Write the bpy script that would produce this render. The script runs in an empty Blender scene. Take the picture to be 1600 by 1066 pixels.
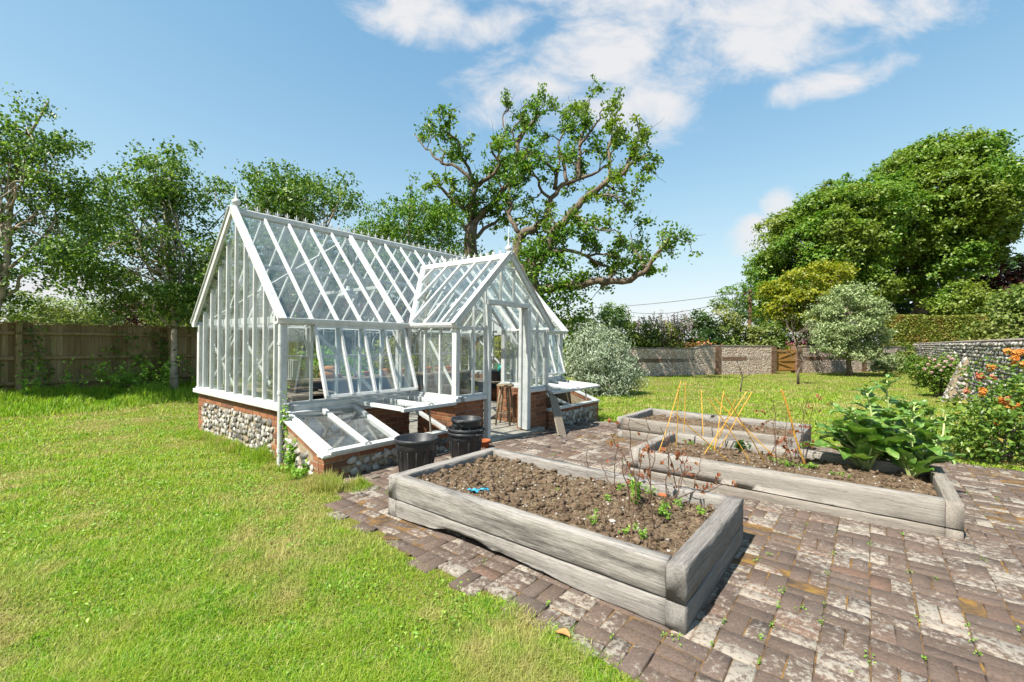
import bpy, math, random
import numpy as np
from mathutils import Vector, Matrix, Quaternion

# ------------------------------------------------------------------ basics
scene = bpy.context.scene
COL = scene.collection
H, F, CY, ROLL = 1.55, 699.0, 534.0, 0.010        # camera height, focal length and horizon of a 1600 px wide frame
d1 = np.array([.6234, .7819, 0.]); d2 = np.array([-.7819, .6234, 0.])
P0 = np.array([-2.8525, 5.5252, 0.])               # near corner of the greenhouse
TH = math.atan2(.7819, .6234)
UP = np.array([0., 0., 1.])

def gz(x, y):
    """height of the garden's ground: it falls gently to the right of the greenhouse"""
    s = (np.asarray(x) - P0[0]) * d1[0] + (np.asarray(y) - P0[1]) * d1[1]
    return -np.clip(.04 * (s - 2.7), 0, .2)

def ray(u, v):
    x, y = u - 800., v - CY
    c, s = math.cos(ROLL), math.sin(ROLL)
    return (c * x + s * y) / F, (-s * x + c * y) / F
def G(u, v, z=0.):
    a, b = ray(u, v); Y = (H - z) / b
    return np.array([a * Y, Y, z])
def P(u, v, Y):
    a, b = ray(u, v)
    return np.array([a * Y, Y, H - b * Y])
def LW(a, b, z=0.):
    return P0 + a * d1 + b * d2 + np.array([0, 0, z])
def st(x, y):
    dx, dy = x - P0[0], y - P0[1]
    return dx * d1[0] + dy * d1[1], dx * d2[0] + dy * d2[1]

# ------------------------------------------------------------------ materials
def nd(nt, typ, ins=None, **props):
    n = nt.nodes.new(typ)
    for k, v in props.items(): setattr(n, k, v)
    for k, v in (ins or {}).items():
        s = n.inputs[k]
        if isinstance(v, bpy.types.NodeSocket): nt.links.new(v, s)
        elif isinstance(v, bpy.types.Node): nt.links.new(v.outputs[0], s)
        else:
            if hasattr(s.default_value, '__len__') and not hasattr(v, '__len__'): v = (v,) * len(s.default_value)
            if hasattr(s.default_value, '__len__') and len(s.default_value) == 4 and len(v) == 3: v = tuple(v) + (1,)
            s.default_value = v
    return n
def newmat(name):
    m = bpy.data.materials.new(name); m.use_nodes = True
    nt = m.node_tree; nt.nodes.clear()
    out = nt.nodes.new('ShaderNodeOutputMaterial')
    return m, nt, out
def ramp(nt, fac, stops, interp='LINEAR'):
    n = nt.nodes.new('ShaderNodeValToRGB'); cr = n.color_ramp; cr.interpolation = interp
    while len(cr.elements) < len(stops): cr.elements.new(.5)
    for e, (p, c) in zip(cr.elements, stops):
        e.position = p; e.color = tuple(c) + (1,) if len(c) == 3 else c
    nt.links.new(fac if isinstance(fac, bpy.types.NodeSocket) else fac.outputs[0], n.inputs[0])
    return n.outputs[0]
def coords(nt, kind='pos', scale=(1, 1, 1), rotz=0):
    if kind == 'pos': s = nt.nodes.new('ShaderNodeNewGeometry').outputs['Position']
    else: s = nt.nodes.new('ShaderNodeTexCoord').outputs['Object']
    return nd(nt, 'ShaderNodeMapping', {'Vector': s, 'Scale': scale, 'Rotation': (0, 0, rotz)}).outputs[0]
def noise(nt, vec, scale, detail=4, rough=.6, dist=0.):
    return nd(nt, 'ShaderNodeTexNoise', {'Vector': vec, 'Scale': scale, 'Detail': detail, 'Roughness': rough, 'Distortion': dist}).outputs[0]
def mix(nt, fac, a, b, blend='MIX'):
    n = nt.nodes.new('ShaderNodeMix'); n.data_type = 'RGBA'; n.blend_type = blend
    for sock, v in ((n.inputs[0], fac), (n.inputs[6], a), (n.inputs[7], b)):
        if isinstance(v, bpy.types.NodeSocket): nt.links.new(v, sock)
        elif hasattr(v, '__len__'): sock.default_value = tuple(v) + (1,) if len(v) == 3 else v
        else: sock.default_value = v
    return n.outputs[2]
def mth(nt, op, a, b=0., clamp=False):
    n = nt.nodes.new('ShaderNodeMath'); n.operation = op; n.use_clamp = clamp
    for i, v in enumerate((a, b)):
        if isinstance(v, bpy.types.NodeSocket): nt.links.new(v, n.inputs[i])
        else: n.inputs[i].default_value = v
    return n.outputs[0]
def mrange(nt, v, a, b, c=0., d=1.):
    return nd(nt, 'ShaderNodeMapRange', {'Value': v, 'From Min': a, 'From Max': b, 'To Min': c, 'To Max': d}).outputs[0]
def island(nt): return nt.nodes.new('ShaderNodeNewGeometry').outputs['Random Per Island']
KA = .70                                                            # overall reflectance level, matched to the exposure below
def dim(nt, c): return mix(nt, 1., c, (KA, KA, KA), 'MULTIPLY') if isinstance(c, bpy.types.NodeSocket) else tuple(x * KA for x in c[:3])
def bsdf(nt, out, color, rough=.8, spec=.3, bump=None, bstr=.5, bdist=.01, metal=0.):
    p = nd(nt, 'ShaderNodeBsdfPrincipled', {'Base Color': dim(nt, color), 'Roughness': rough, 'Specular IOR Level': spec, 'Metallic': metal})
    if bump is not None:
        b = nd(nt, 'ShaderNodeBump', {'Height': bump, 'Strength': bstr, 'Distance': bdist})
        nt.links.new(b.outputs[0], p.inputs['Normal'])
    nt.links.new(p.outputs[0], out.inputs[0])
    return p

def m_simple(name, c, rough=.7, var=.25, scale=20, spec=.3, metal=0., bs=.2, kind='pos'):
    m, nt, out = newmat(name)
    v = coords(nt, kind); n = noise(nt, v, scale)
    lo = tuple(x * (1 - var) for x in c); hi = tuple(min(1, x * (1 + var)) for x in c)
    bsdf(nt, out, ramp(nt, n, [(.3, lo), (.7, hi)]), rough, spec, n, bs, .004, metal)
    return m
def m_leaf(name, stops, rough=.45, trans=.35, patch=None, patch_scale=.8, spec=.35, tboost=1.5, gain=1.45):
    """leaf: each leaf its own tone, thin and translucent"""
    m, nt, out = newmat(name)
    k_ = lambda c: tuple(min(.9, x * gain) for x in c)
    stops = [(p, k_(c)) for p, c in stops]; patch = k_(patch) if patch else None
    c = ramp(nt, island(nt), stops)
    if patch:
        n = noise(nt, coords(nt), patch_scale, 3)
        c = mix(nt, mrange(nt, n, .45, .68), c, patch)
    c = dim(nt, c)
    p = nd(nt, 'ShaderNodeBsdfPrincipled', {'Base Color': c, 'Roughness': rough, 'Specular IOR Level': spec})
    tc = mix(nt, 1., c, (tboost, tboost * 1.1, tboost * .55), 'MULTIPLY')
    t = nd(nt, 'ShaderNodeBsdfTranslucent', {'Color': tc})
    s = nd(nt, 'ShaderNodeMixShader', {'Fac': trans, 1: p.outputs[0], 2: t.outputs[0]})
    nt.links.new(s.outputs[0], out.inputs[0])
    return m
def m_chard():
    m, nt, out = newmat('chard_leaf')
    n = noise(nt, coords(nt), 26, 3, .55, .6); n2 = noise(nt, coords(nt), 9, 3)
    c = ramp(nt, n2, [(.3, (.08, .20, .03)), (.5, (.16, .33, .055)), (.68, (.36, .50, .15))])
    c = dim(nt, c)
    b = nd(nt, 'ShaderNodeBump', {'Height': n, 'Strength': 1., 'Distance': .02})
    p = nd(nt, 'ShaderNodeBsdfPrincipled', {'Base Color': c, 'Roughness': .28, 'Specular IOR Level': .55, 'Normal': b.outputs[0]})
    t = nd(nt, 'ShaderNodeBsdfTranslucent', {'Color': mix(nt, 1., c, (1.5, 1.5, .7), 'MULTIPLY')})
    s = nd(nt, 'ShaderNodeMixShader', {'Fac': .25, 1: p.outputs[0], 2: t.outputs[0]})
    nt.links.new(s.outputs[0], out.inputs[0]); return m
def m_bark(name, lo, hi, scale=6, stretch=.25, dark=None):
    m, nt, out = newmat(name)
    v = coords(nt, 'pos', (1, 1, stretch)); n = noise(nt, v, scale, 6, .7)
    c = ramp(nt, n, [(.32, lo), (.62, hi)])
    if dark:
        n2 = noise(nt, coords(nt, 'pos', (1, 1, 4.)), 3.2, 3, .6)
        c = mix(nt, mrange(nt, n2, .58, .63), c, dark)
    bsdf(nt, out, c, .9, .15, n, .8, .03)
    return m

def m_white():
    m, nt, out = newmat('white_paint')
    n = noise(nt, coords(nt), 9, 5); n2 = noise(nt, coords(nt), 60, 3)
    c = ramp(nt, n, [(.3, (.60, .61, .595)), (.55, (.76, .765, .76))])
    c = mix(nt, mrange(nt, n2, .64, .74, 0, .35), c, (.45, .45, .38))
    n3 = noise(nt, coords(nt, 'pos', (5, 5, .8)), 3.5, 5, .7); c = mix(nt, mrange(nt, n3, .5, .72, 0, .4), c, (.46, .47, .39))
    bsdf(nt, out, c, .45, .35, n2, .15, .003)
    return m
def m_glass(dirt=.2):
    m, nt, out = newmat('pane_glass')
    n = noise(nt, coords(nt), 1.6, 6, .7)
    ge_ = nt.nodes.new('ShaderNodeNewGeometry'); dt = nd(nt, 'ShaderNodeVectorMath', {0: ge_.outputs['Normal'], 1: ge_.outputs['Incoming']}, operation='DOT_PRODUCT').outputs['Value']
    fr = mth(nt, 'POWER', mth(nt, 'SUBTRACT', 1., mth(nt, 'ABSOLUTE', dt), True), 5.)
    fr = mth(nt, 'ADD', mth(nt, 'MULTIPLY', fr, .9), .15, True)                 # thin sheet, same from both sides
    tr = nd(nt, 'ShaderNodeBsdfTransparent', {'Color': (.93, .965, .95)})
    gl = nd(nt, 'ShaderNodeBsdfGlossy', {'Color': (.9, .95, .95), 'Roughness': .03})
    df = nd(nt, 'ShaderNodeBsdfDiffuse', {'Color': (.42, .46, .45)})
    a = nd(nt, 'ShaderNodeMixShader', {'Fac': mrange(nt, n, .4, .8, dirt * .35, dirt * 1.6), 1: tr.outputs[0], 2: df.outputs[0]})
    b = nd(nt, 'ShaderNodeMixShader', {'Fac': fr, 1: a.outputs[0], 2: gl.outputs[0]})
    nt.links.new(b.outputs[0], out.inputs[0])
    return m
def m_brick(name='red_brick', stops=None, weather=.35):
    m, nt, out = newmat(name)
    stops = stops or [(0, (.24, .10, .055)), (.35, (.40, .16, .08)), (.6, (.48, .22, .11)), (.85, (.34, .15, .09)), (1, (.19, .11, .075))]
    c = ramp(nt, island(nt), stops)
    n = noise(nt, coords(nt), 30, 5, .7); n2 = noise(nt, coords(nt), 7, 5, .7)
    c = mix(nt, mrange(nt, n, .3, .75, 0, .5), c, (.10, .045, .03))
    c = mix(nt, mrange(nt, n2, .58, .75, 0, weather), c, (.40, .33, .26))
    bsdf(nt, out, c, .9, .2, n, .6, .006)
    return m
def m_mortar(c=(.40, .32, .22)):
    return m_simple('lime_mortar', c, .95, .35, 25, .1, bs=.6)
def m_flint():
    m, nt, out = newmat('flint')
    c = ramp(nt, island(nt), [(0, (.10, .095, .09)), (.18, (.24, .22, .20)), (.42, (.40, .365, .32)), (.62, (.60, .56, .50)), (.85, (.72, .69, .63)), (1, (.36, .27, .18))])
    n = noise(nt, coords(nt), 22, 4, .65)
    c = mix(nt, mrange(nt, n, .5, .62, 0, .75), c, (.13, .13, .135))
    n2 = noise(nt, coords(nt), 60, 3)
    bsdf(nt, out, c, .55, .4, n2, .35, .006)
    return m
def m_sleeper(name, lo, mid, hi, stain=.0, seedoff=0.):
    """weathered oak: grain along the beam's own X axis"""
    m, nt, out = newmat(name)
    g = noise(nt, coords(nt, 'obj', (.8, 20, 30)), 3.0, 9, .75, .35)
    f = noise(nt, coords(nt, 'obj', (5, 90, 130)), 2.4, 5, .75)
    c = ramp(nt, g, [(.28, lo), (.48, mid), (.66, hi)])
    c = mix(nt, mrange(nt, f, .38, .62, .0, .45), c, tuple(x * .45 for x in lo))
    cr = noise(nt, coords(nt, 'obj', (.55, 20, 34)), 2.6, 2, .5, .25)
    crack = mrange(nt, mth(nt, 'ABSOLUTE', mth(nt, 'SUBTRACT', cr, .5)), .0, .012, 1., 0.)
    c = mix(nt, mth(nt, 'MULTIPLY', crack, .75), c, (.03, .024, .02))
    cr2 = noise(nt, coords(nt, 'obj', (.9, 34, 50)), 2.6, 2, .5, .3)
    crack = mth(nt, 'MAXIMUM', crack, mth(nt, 'MULTIPLY', mrange(nt, mth(nt, 'ABSOLUTE', mth(nt, 'SUBTRACT', cr2, .46)), .0, .010, 1., 0.), .6))
    if stain:
        s = noise(nt, coords(nt, 'obj', (.75, 5., 5.)), 1.7, 7, .72)
        s = mth(nt, 'MULTIPLY', mrange(nt, s, .52 - seedoff, .66 - seedoff), mrange(nt, g, .3, .62, 1, .35))
        c = mix(nt, mth(nt, 'MULTIPLY', s, stain), c, (.05, .045, .04))
    hgt = mth(nt, 'SUBTRACT', mth(nt, 'ADD', g, mth(nt, 'MULTIPLY', f, .5)), mth(nt, 'MULTIPLY', crack, 1.2))
    bsdf(nt, out, c, .88, .2, hgt, .5, .007)
    return m
def m_soil():
    m, nt, out = newmat('dry_soil')
    n = noise(nt, coords(nt), 14, 7, .75); n2 = noise(nt, coords(nt), 70, 3, .6)
    c = ramp(nt, n, [(.3, (.09, .06, .04)), (.5, (.265, .185, .12)), (.7, (.45, .34, .235))])
    c = mix(nt, mrange(nt, n2, .62, .7, 0, .7), c, (.44, .36, .26))
    c = mix(nt, mrange(nt, island(nt), 0, 1, 0, .45), c, (.07, .045, .03))
    bsdf(nt, out, c, .97, .1, mth(nt, 'ADD', n, n2), 1., .02)
    return m
def m_paver():
    m, nt, out = newmat('paving_brick')
    isl = island(nt)
    c = ramp(nt, isl, [(0, (.16, .117, .094)), (.35, (.185, .136, .108)), (.65, (.21, .148, .116)), (.85, (.175, .136, .115)), (.95, (.27, .16, .11)), (1, (.14, .112, .096))])
    v = coords(nt)
    n = noise(nt, v, 27, 7, .74); n2 = noise(nt, v, 2.2, 4, .6); n3 = noise(nt, v, 55, 4, .7)
    c = mix(nt, mrange(nt, n3, .38, .68, 0, .65), c, (.085, .068, .06))
    t = mth(nt, 'ADD', mth(nt, 'MULTIPLY', n, 1.), mth(nt, 'MULTIPLY', mth(nt, 'SUBTRACT', n2, .5), .45))
    fr = mth(nt, 'FRACT', mth(nt, 'MULTIPLY', isl, 7.3))
    t = mth(nt, 'ADD', t, mth(nt, 'MULTIPLY', mth(nt, 'SUBTRACT', fr, .5), .22))
    c = mix(nt, mrange(nt, t, .52, .63, 0, .8), c, (.45, .41, .345))       # pale lichen
    t2 = noise(nt, coords(nt, 'pos', (1.3, 1.3, 1)), 9, 5, .7)
    c = mix(nt, mrange(nt, t2, .60, .74, 0, .42), c, (.26, .16, .06))        # ochre moss
    bsdf(nt, out, c, .93, .15, mth(nt, 'ADD', n, n3), .7, .008)
    return m
def m_joint():
    m, nt, out = newmat('mossy_joint')
    n = noise(nt, coords(nt), 8, 5, .7)
    c = ramp(nt, n, [(.35, (.09, .07, .055)), (.5, (.17, .11, .06)), (.62, (.30, .17, .055)), (.75, (.20, .20, .05))])
    bsdf(nt, out, c, .97, .05, n, .8, .01)
    return m
STRAW = (.66, .55, .25)
def grass_tone(nt, stops, straw_amt=.85):
    c = ramp(nt, island(nt), stops)
    v = coords(nt, 'pos', (1, 1, 0))
    n = noise(nt, v, .75, 4, .65); n2 = noise(nt, v, 3.2, 3, .6)
    c = mix(nt, mrange(nt, n2, .35, .7, 0, .5), c, (.50, .57, .05))
    t = mth(nt, 'ADD', n, mth(nt, 'MULTIPLY', mth(nt, 'SUBTRACT', n2, .5), .4))
    return mix(nt, mth(nt, 'MULTIPLY', mrange(nt, t, .485, .62), straw_amt), c, STRAW)
def m_grass(name, stops, straw=.75):
    m, nt, out = newmat(name)
    c = dim(nt, grass_tone(nt, stops, straw))
    p = nd(nt, 'ShaderNodeBsdfPrincipled', {'Base Color': c, 'Roughness': .5, 'Specular IOR Level': .3})
    t = nd(nt, 'ShaderNodeBsdfTranslucent', {'Color': mix(nt, 1., c, (1.25, 1.3, .8), 'MULTIPLY')})
    s = nd(nt, 'ShaderNodeMixShader', {'Fac': .42, 1: p.outputs[0], 2: t.outputs[0]})
    nt.links.new(s.outputs[0], out.inputs[0])
    return m
GRASS_STOPS = [(0, (.10, .29, .018)), (.35, (.24, .50, .028)), (.65, (.42, .63, .045)), (.87, (.58, .68, .10)), (.96, (.72, .66, .30)), (1, (.75, .66, .45))]
def m_ground():
    m, nt, out = newmat('lawn_soil')
    v = coords(nt, 'pos', (1, 1, 0)); n = noise(nt, v, 30, 5, .7); n1 = noise(nt, v, .75, 4, .65)
    c = ramp(nt, n, [(.3, (.09, .11, .02)), (.55, (.20, .20, .045)), (.75, (.33, .27, .11))])
    c = mix(nt, mrange(nt, n1, .54, .7, 0, .7), c, (.34, .27, .13))
    bsdf(nt, out, c, .97, .05, n, .8, .02)
    return m
def m_fence():
    m, nt, out = newmat('fence_wood')
    c = ramp(nt, island(nt), [(0, (.30, .20, .10)), (.5, (.42, .30, .16)), (1, (.54, .40, .23))])
    n = noise(nt, coords(nt, 'pos', (8, 8, .7)), 3, 6, .7)
    c = mix(nt, mrange(nt, n, .35, .7, 0, .6), c, (.13, .09, .05))
    bsdf(nt, out, c, .92, .15, n, .5, .01)
    return m
def m_wallflint(scale_course=11.):
    """far brick-and-flint wall: courses of small flints in mortar"""
    m, nt, out = newmat('coursed_flint')
    v = coords(nt, 'obj', (1, 1, 1))
    vo = nd(nt, 'ShaderNodeTexVoronoi', {'Vector': coords(nt, 'obj', (1, 1, 1.25)), 'Scale': scale_course, 'Randomness': .8})
    c = ramp(nt, nd(nt, 'ShaderNodeSeparateColor', {0: vo.outputs['Color']}).outputs[0], [(0, (.34, .25, .21)), (.3, (.58, .47, .40)), (.6, (.74, .63, .55)), (.85, (.84, .75, .67)), (1, (.58, .34, .24))])
    c = mix(nt, mrange(nt, vo.outputs['Distance'], .5, .72), c, (.56, .43, .33))
    n = noise(nt, v, 1.4, 5, .7)
    c = mix(nt, mrange(nt, n, .5, .72, 0, .5), c, (.42, .26, .18))
    bsdf(nt, out, c, .9, .2, mth(nt, 'SUBTRACT', 1., vo.outputs['Distance']), .8, .04)
    return m

M = dict(
    white=m_white(), glass=m_glass(), brick=m_brick(), mortar=m_mortar(), flint=m_flint(), soil=m_soil(),
    paver=m_paver(), joint=m_joint(), ground=m_ground(), fence=m_fence(), wallflint=m_wallflint(),
    grass=m_grass('lawn_blade', GRASS_STOPS),
    meadow=m_grass('long_blade', [(0, (.13, .33, .02)), (.5, (.26, .52, .03)), (.9, (.40, .64, .05)), (1, (.58, .66, .16))], .15),
    sleeperA=m_sleeper('sleeper_grey', (0.227, 0.202, 0.178), (0.409, 0.378, 0.344), (0.533, 0.505, 0.471), .85),
    sleeperS=m_sleeper('sleeper_stained', (0.227, 0.202, 0.178), (0.426, 0.395, 0.358), (0.551, 0.526, 0.489), .92, .07),
    sleeperB=m_sleeper('sleeper_pale', (0.296, 0.257, 0.212), (0.426, 0.390, 0.345), (0.505, 0.476, 0.434), .12),
    sleeperC=m_sleeper('sleeper_tan', (0.236, 0.198, 0.159), (0.381, 0.339, 0.287), (0.477, 0.441, 0.393), .3),
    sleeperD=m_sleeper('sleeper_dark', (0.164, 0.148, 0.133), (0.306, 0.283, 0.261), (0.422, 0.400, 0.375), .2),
    plank=m_sleeper('plank_wood', (.22, .17, .12), (.36, .30, .23), (.46, .40, .33), .15),
    tub=m_simple('black_plastic', (.035, .037, .041), .42, .5, 14, .45, bs=.15),
    terracotta=m_simple('terracotta', (.44, .13, .05), .85, .25, 25),
    cane=m_simple('orange_cane', (.74, .40, .06), .6, .35, 30),
    dry=m_simple('dry_stem', (.15, .085, .055), .85, .45, 40),
    dead=m_leaf('dead_leaf', [(0, (.20, .06, .025)), (.5, (.34, .10, .035)), (1, (.42, .19, .08))], .7, .25, gain=1.0),
    straw=m_leaf('straw', [(0, (.30, .22, .13)), (1, (.55, .45, .30))], .8, .2, gain=1.0),
    stone=m_simple('pale_stone', (.45, .42, .38), .8, .4, 30),
    blue=m_simple('blue_plastic', (.03, .33, .52), .45, .3, 40),
    bark_birch=m_bark('birch_bark', (.36, .28, .21), (.62, .53, .44), 9, .5, (.11, .085, .07)),
    bark_oak=m_bark('oak_bark', (.05, .037, .027), (.27, .21, .155), 3.2, .4),
    bark=m_bark('grey_bark', (.08, .06, .045), (.27, .22, .18), 9, .4),
    bark_red=m_bark('pole_wood', (.12, .06, .04), (.22, .12, .08), 4, .2),
    birch=m_leaf('birch_leaf', [(0, (.03, .07, .012)), (.45, (.065, .125, .018)), (.8, (.12, .19, .03)), (1, (.20, .27, .06))], .42, .32, spec=.35, gain=1.8),
    oak=m_leaf('oak_leaf', [(0, (.035, .10, .012)), (.5, (.075, .17, .018)), (.85, (.14, .25, .025)), (1, (.22, .30, .04))], .42, .35, (.17, .24, .02), .35),
    lime=m_leaf('lime_leaf', [(0, (.05, .115, .014)), (.5, (.09, .175, .022)), (.85, (.15, .235, .03)), (1, (.22, .28, .045))], .42, .32, (.16, .19, .03), .16, gain=1.65),
    holm=m_leaf('dark_leaf', [(0, (.020, .05, .014)), (.6, (.042, .09, .02)), (1, (.08, .14, .03))], .4, .25),
    yellowleaf=m_leaf('golden_leaf', [(0, (.15, .20, .015)), (.5, (.27, .30, .02)), (1, (.40, .38, .03))], .45, .35, gain=1.15),
    copper=m_leaf('copper_leaf', [(0, (.035, .012, .012)), (.6, (.08, .022, .02)), (1, (.16, .05, .035))], .45, .25, tboost=1., gain=1.0),
    silver=m_leaf('silver_leaf', [(0, (.17, .23, .14)), (.5, (.30, .37, .25)), (1, (.48, .53, .41))], .55, .22, tboost=1., gain=1.4),
    pear=m_leaf('pear_leaf', [(0, (.10, .15, .05)), (.5, (.20, .27, .105)), (1, (.42, .46, .26))], .45, .25, tboost=1.1, gain=1.65),
    shrub=m_leaf('shrub_leaf', [(0, (.05, .09, .015)), (.5, (.11, .17, .03)), (1, (.21, .26, .06))], .5, .3, (.20, .20, .05), .5),
    hedge=m_leaf('hedge_leaf', [(0, (.09, .13, .02)), (.5, (.17, .21, .03)), (1, (.26, .27, .05))], .55, .25, (.23, .17, .04), 1.2),
    chard=m_chard(),
    chard_stem=m_simple('chard_stem', (.42, .50, .19), .4, .2, 15),
    weed=m_leaf('weed_leaf', [(0, (.08, .17, .02)), (.6, (.15, .27, .035)), (1, (.26, .36, .07))], .45, .35, gain=1.9),
    rose=m_leaf('rose_leaf', [(0, (.05, .11, .016)), (.5, (.10, .18, .025)), (.9, (.19, .27, .04)), (1, (.28, .20, .05))], .38, .3),
    petal_orange=m_leaf('orange_petal', [(0, (.75, .22, .03)), (.5, (.82, .34, .06)), (1, (.85, .45, .12))], .6, .3, tboost=1.1, gain=1.0),
    petal_pink=m_leaf('pink_petal', [(0, (.62, .30, .32)), (.5, (.76, .52, .50)), (1, (.86, .76, .70))], .6, .3, tboost=1.1, gain=1.0),
    petal_magenta=m_leaf('magenta_petal', [(0, (.55, .08, .22)), (1, (.70, .18, .35))], .6, .3, tboost=1.1, gain=1.0),
    petal_mauve=m_leaf('wisteria_petal', [(0, (.42, .32, .36)), (1, (.62, .50, .50))], .7, .3, tboost=1., gain=1.0),
    petal_coral=m_leaf('coral_petal', [(0, (.75, .20, .12)), (1, (.80, .36, .22))], .6, .3, tboost=1., gain=1.0),
    brick_old=m_brick('old_brick', [(0, (.17, .10, .07)), (.4, (.27, .16, .105)), (.7, (.33, .20, .135)), (1, (.22, .15, .11))], .6), coping=m_simple('coping_stone', (.25, .215, .185), .9, .35, 14),
    gate=m_simple('gate_wood', (.46, .24, .07), .75, .3, 12),
    dark_metal=m_simple('dark_iron', (.05, .05, .05), .6, .3, 30),
    metal=m_simple('galvanised_steel', (.45, .46, .46), .4, .2, 20, metal=.6),
    heater=m_simple('heater_enamel', (.55, .57, .58), .4, .1, 20),
    bench=m_simple('bench_timber', (.30, .24, .18), .85, .4, 9),
    benchdark=m_simple('bench_panel', (.045, .055, .075), .6, .4, 5),
    stool=m_simple('stool_wood', (.34, .25, .16), .7, .4, 16),
    floorstone=m_simple('floor_slab', (.40, .37, .32), .9, .3, 7),
    teal=m_simple('teal_plastic', (.02, .33, .27), .45, .2, 20),
    bag=m_simple('orange_paper', (.55, .26, .10), .8, .3, 12),
    lamp=m_simple('lamp_enamel', (.70, .71, .70), .35, .1, 20),
    wire=m_simple('cable', (.06, .06, .06), .6, .1, 5),
)

# ------------------------------------------------------------------ mesh building
class MB:
    def __init__(s): s.v = []; s.f = []; s.mi = []; s.mats = []
    def m(s, name):
        if name not in s.mats: s.mats.append(name)
        return s.mats.index(name)
    def add(s, vs, fs, mat):
        o = len(s.v); k = s.m(mat)
        s.v.extend([tuple(map(float, p)) for p in vs]); s.f.extend([tuple(o + i for i in f) for f in fs]); s.mi.extend([k] * len(fs))
    def box(s, c, size, mat, ax=None, ch=0.):
        """box at centre c; ax = 3 unit axes; ch = chamfer of all edges"""
        ax = np.eye(3) if ax is None else np.asarray(ax, float)
        h = np.asarray(size, float) / 2; c = np.asarray(c, float)
        if ch <= 0:
            pts = [c + ax[0] * h[0] * i + ax[1] * h[1] * j + ax[2] * h[2] * k for k in (-1, 1) for j in (-1, 1) for i in (-1, 1)]
            s.add(pts, [(0, 2, 3, 1), (4, 5, 7, 6), (0, 1, 5, 4), (2, 6, 7, 3), (0, 4, 6, 2), (1, 3, 7, 5)], mat); return
        ch = min(ch, min(h) * .45)
        rings = []
        for z, ins in ((-h[2], ch), (-h[2] + ch, 0), (h[2] - ch, 0), (h[2], ch)):
            x, y = h[0] - ins, h[1] - ins; q = ch * (1 if ins == 0 else .6)
            ring = [(x - q, -y), (x, -y + q), (x, y - q), (x - q, y), (-x + q, y), (-x, y - q), (-x, -y + q), (-x + q, -y)]
            rings.append([c + ax[0] * a + ax[1] * b + ax[2] * z for a, b in ring])
        pts = [p for r in rings for p in r]
        fs = [tuple(range(7, -1, -1)), tuple(range(24, 32))]
        for r in range(3):
            for i in range(8):
                j = (i + 1) % 8; fs.append((r * 8 + i, r * 8 + j, r * 8 + 8 + j, r * 8 + 8 + i))
        s.add(pts, fs, mat)
    def bar(s, p, q, w, t, mat, side=None, ch=.004):
        """rectangular bar p->q: w across 'side', t along the third axis"""
        p = np.asarray(p, float); q = np.asarray(q, float); x = q - p; L = np.linalg.norm(x); x = x / L
        sd = np.asarray(side if side is not None else (UP if abs(x[2]) < .9 else (1, 0, 0)), float)
        y = sd - x * sd.dot(x); y /= np.linalg.norm(y); z = np.cross(x, y)
        s.box((p + q) / 2, (L, w, t), mat, (x, y, z), ch)
    def tube(s, pts, rad, mat, n=8, cap=True, jit=0., rs=None):
        pts = [np.asarray(p, float) for p in pts]; k = len(pts)
        rad = list(rad) if hasattr(rad, '__len__') else [rad] * k
        t0 = pts[1] - pts[0]; t0 = t0 / np.linalg.norm(t0)
        nrm = np.cross(t0, UP if abs(t0[2]) < .9 else (1, 0, 0)); nrm = nrm / np.linalg.norm(nrm)
        vs = []
        for i, p in enumerate(pts):
            a = pts[max(0, i - 1)]; b = pts[min(k - 1, i + 1)]; t = b - a; t = t / (np.linalg.norm(t) + 1e-9)
            nrm = nrm - t * nrm.dot(t); nrm = nrm / (np.linalg.norm(nrm) + 1e-9); bn = np.cross(t, nrm)
            for j in range(n):
                a_ = 2 * math.pi * j / n; r = rad[i] * (1 + (rs.uniform(-jit, jit) if jit else 0))
                vs.append(p + (nrm * math.cos(a_) + bn * math.sin(a_)) * r)
        fs = [(i * n + j, i * n + (j + 1) % n, (i + 1) * n + (j + 1) % n, (i + 1) * n + j) for i in range(k - 1) for j in range(n)]
        if cap: fs += [tuple(range(n - 1, -1, -1)), tuple(range((k - 1) * n, k * n))]
        s.add(vs, fs, mat)
    def lathe(s, c, prof, mat, n=24, closed=False):
        """revolve (r, z) profile round the vertical through c"""
        c = np.asarray(c, float); k = len(prof)
        vs = [c + np.array([r * math.cos(2 * math.pi * j / n), r * math.sin(2 * math.pi * j / n), z]) for r, z in prof for j in range(n)]
        fs = [(i * n + j, i * n + (j + 1) % n, (i + 1) * n + (j + 1) % n, (i + 1) * n + j) for i in range(k - 1) for j in range(n)]
        if prof[0][0] > 0: fs.append(tuple(range(n - 1, -1, -1)))
        if prof[-1][0] > 0 and not closed: fs.append(tuple(range((k - 1) * n, k * n)))
        s.add(vs, fs, mat)
    def poly(s, pts, mat): s.add(pts, [tuple(range(len(pts)))], mat)
    def prism(s, poly, off, mat):
        """polygon extruded by vector off"""
        n = len(poly); off = np.asarray(off, float); a = [np.asarray(p, float) for p in poly]; b = [p + off for p in a]
        s.add(a + b, [tuple(range(n - 1, -1, -1)), tuple(range(n, 2 * n))] + [(i, (i + 1) % n, n + (i + 1) % n, n + i) for i in range(n)], mat)
    def build(s, name, parent=None, smooth=False):
        me = bpy.data.meshes.new(name); me.from_pydata(s.v, [], s.f)
        for m_ in s.mats: me.materials.append(M[m_])
        if len(s.mats) > 1: me.polygons.foreach_set('material_index', s.mi)
        if smooth: me.polygons.foreach_set('use_smooth', [True] * len(me.polygons))
        me.update()
        return link(name, me, parent)
def link(name, me, parent=None):
    o = bpy.data.objects.new(name, me); COL.objects.link(o)
    if parent is not None: o.parent = parent
    return o
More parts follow.
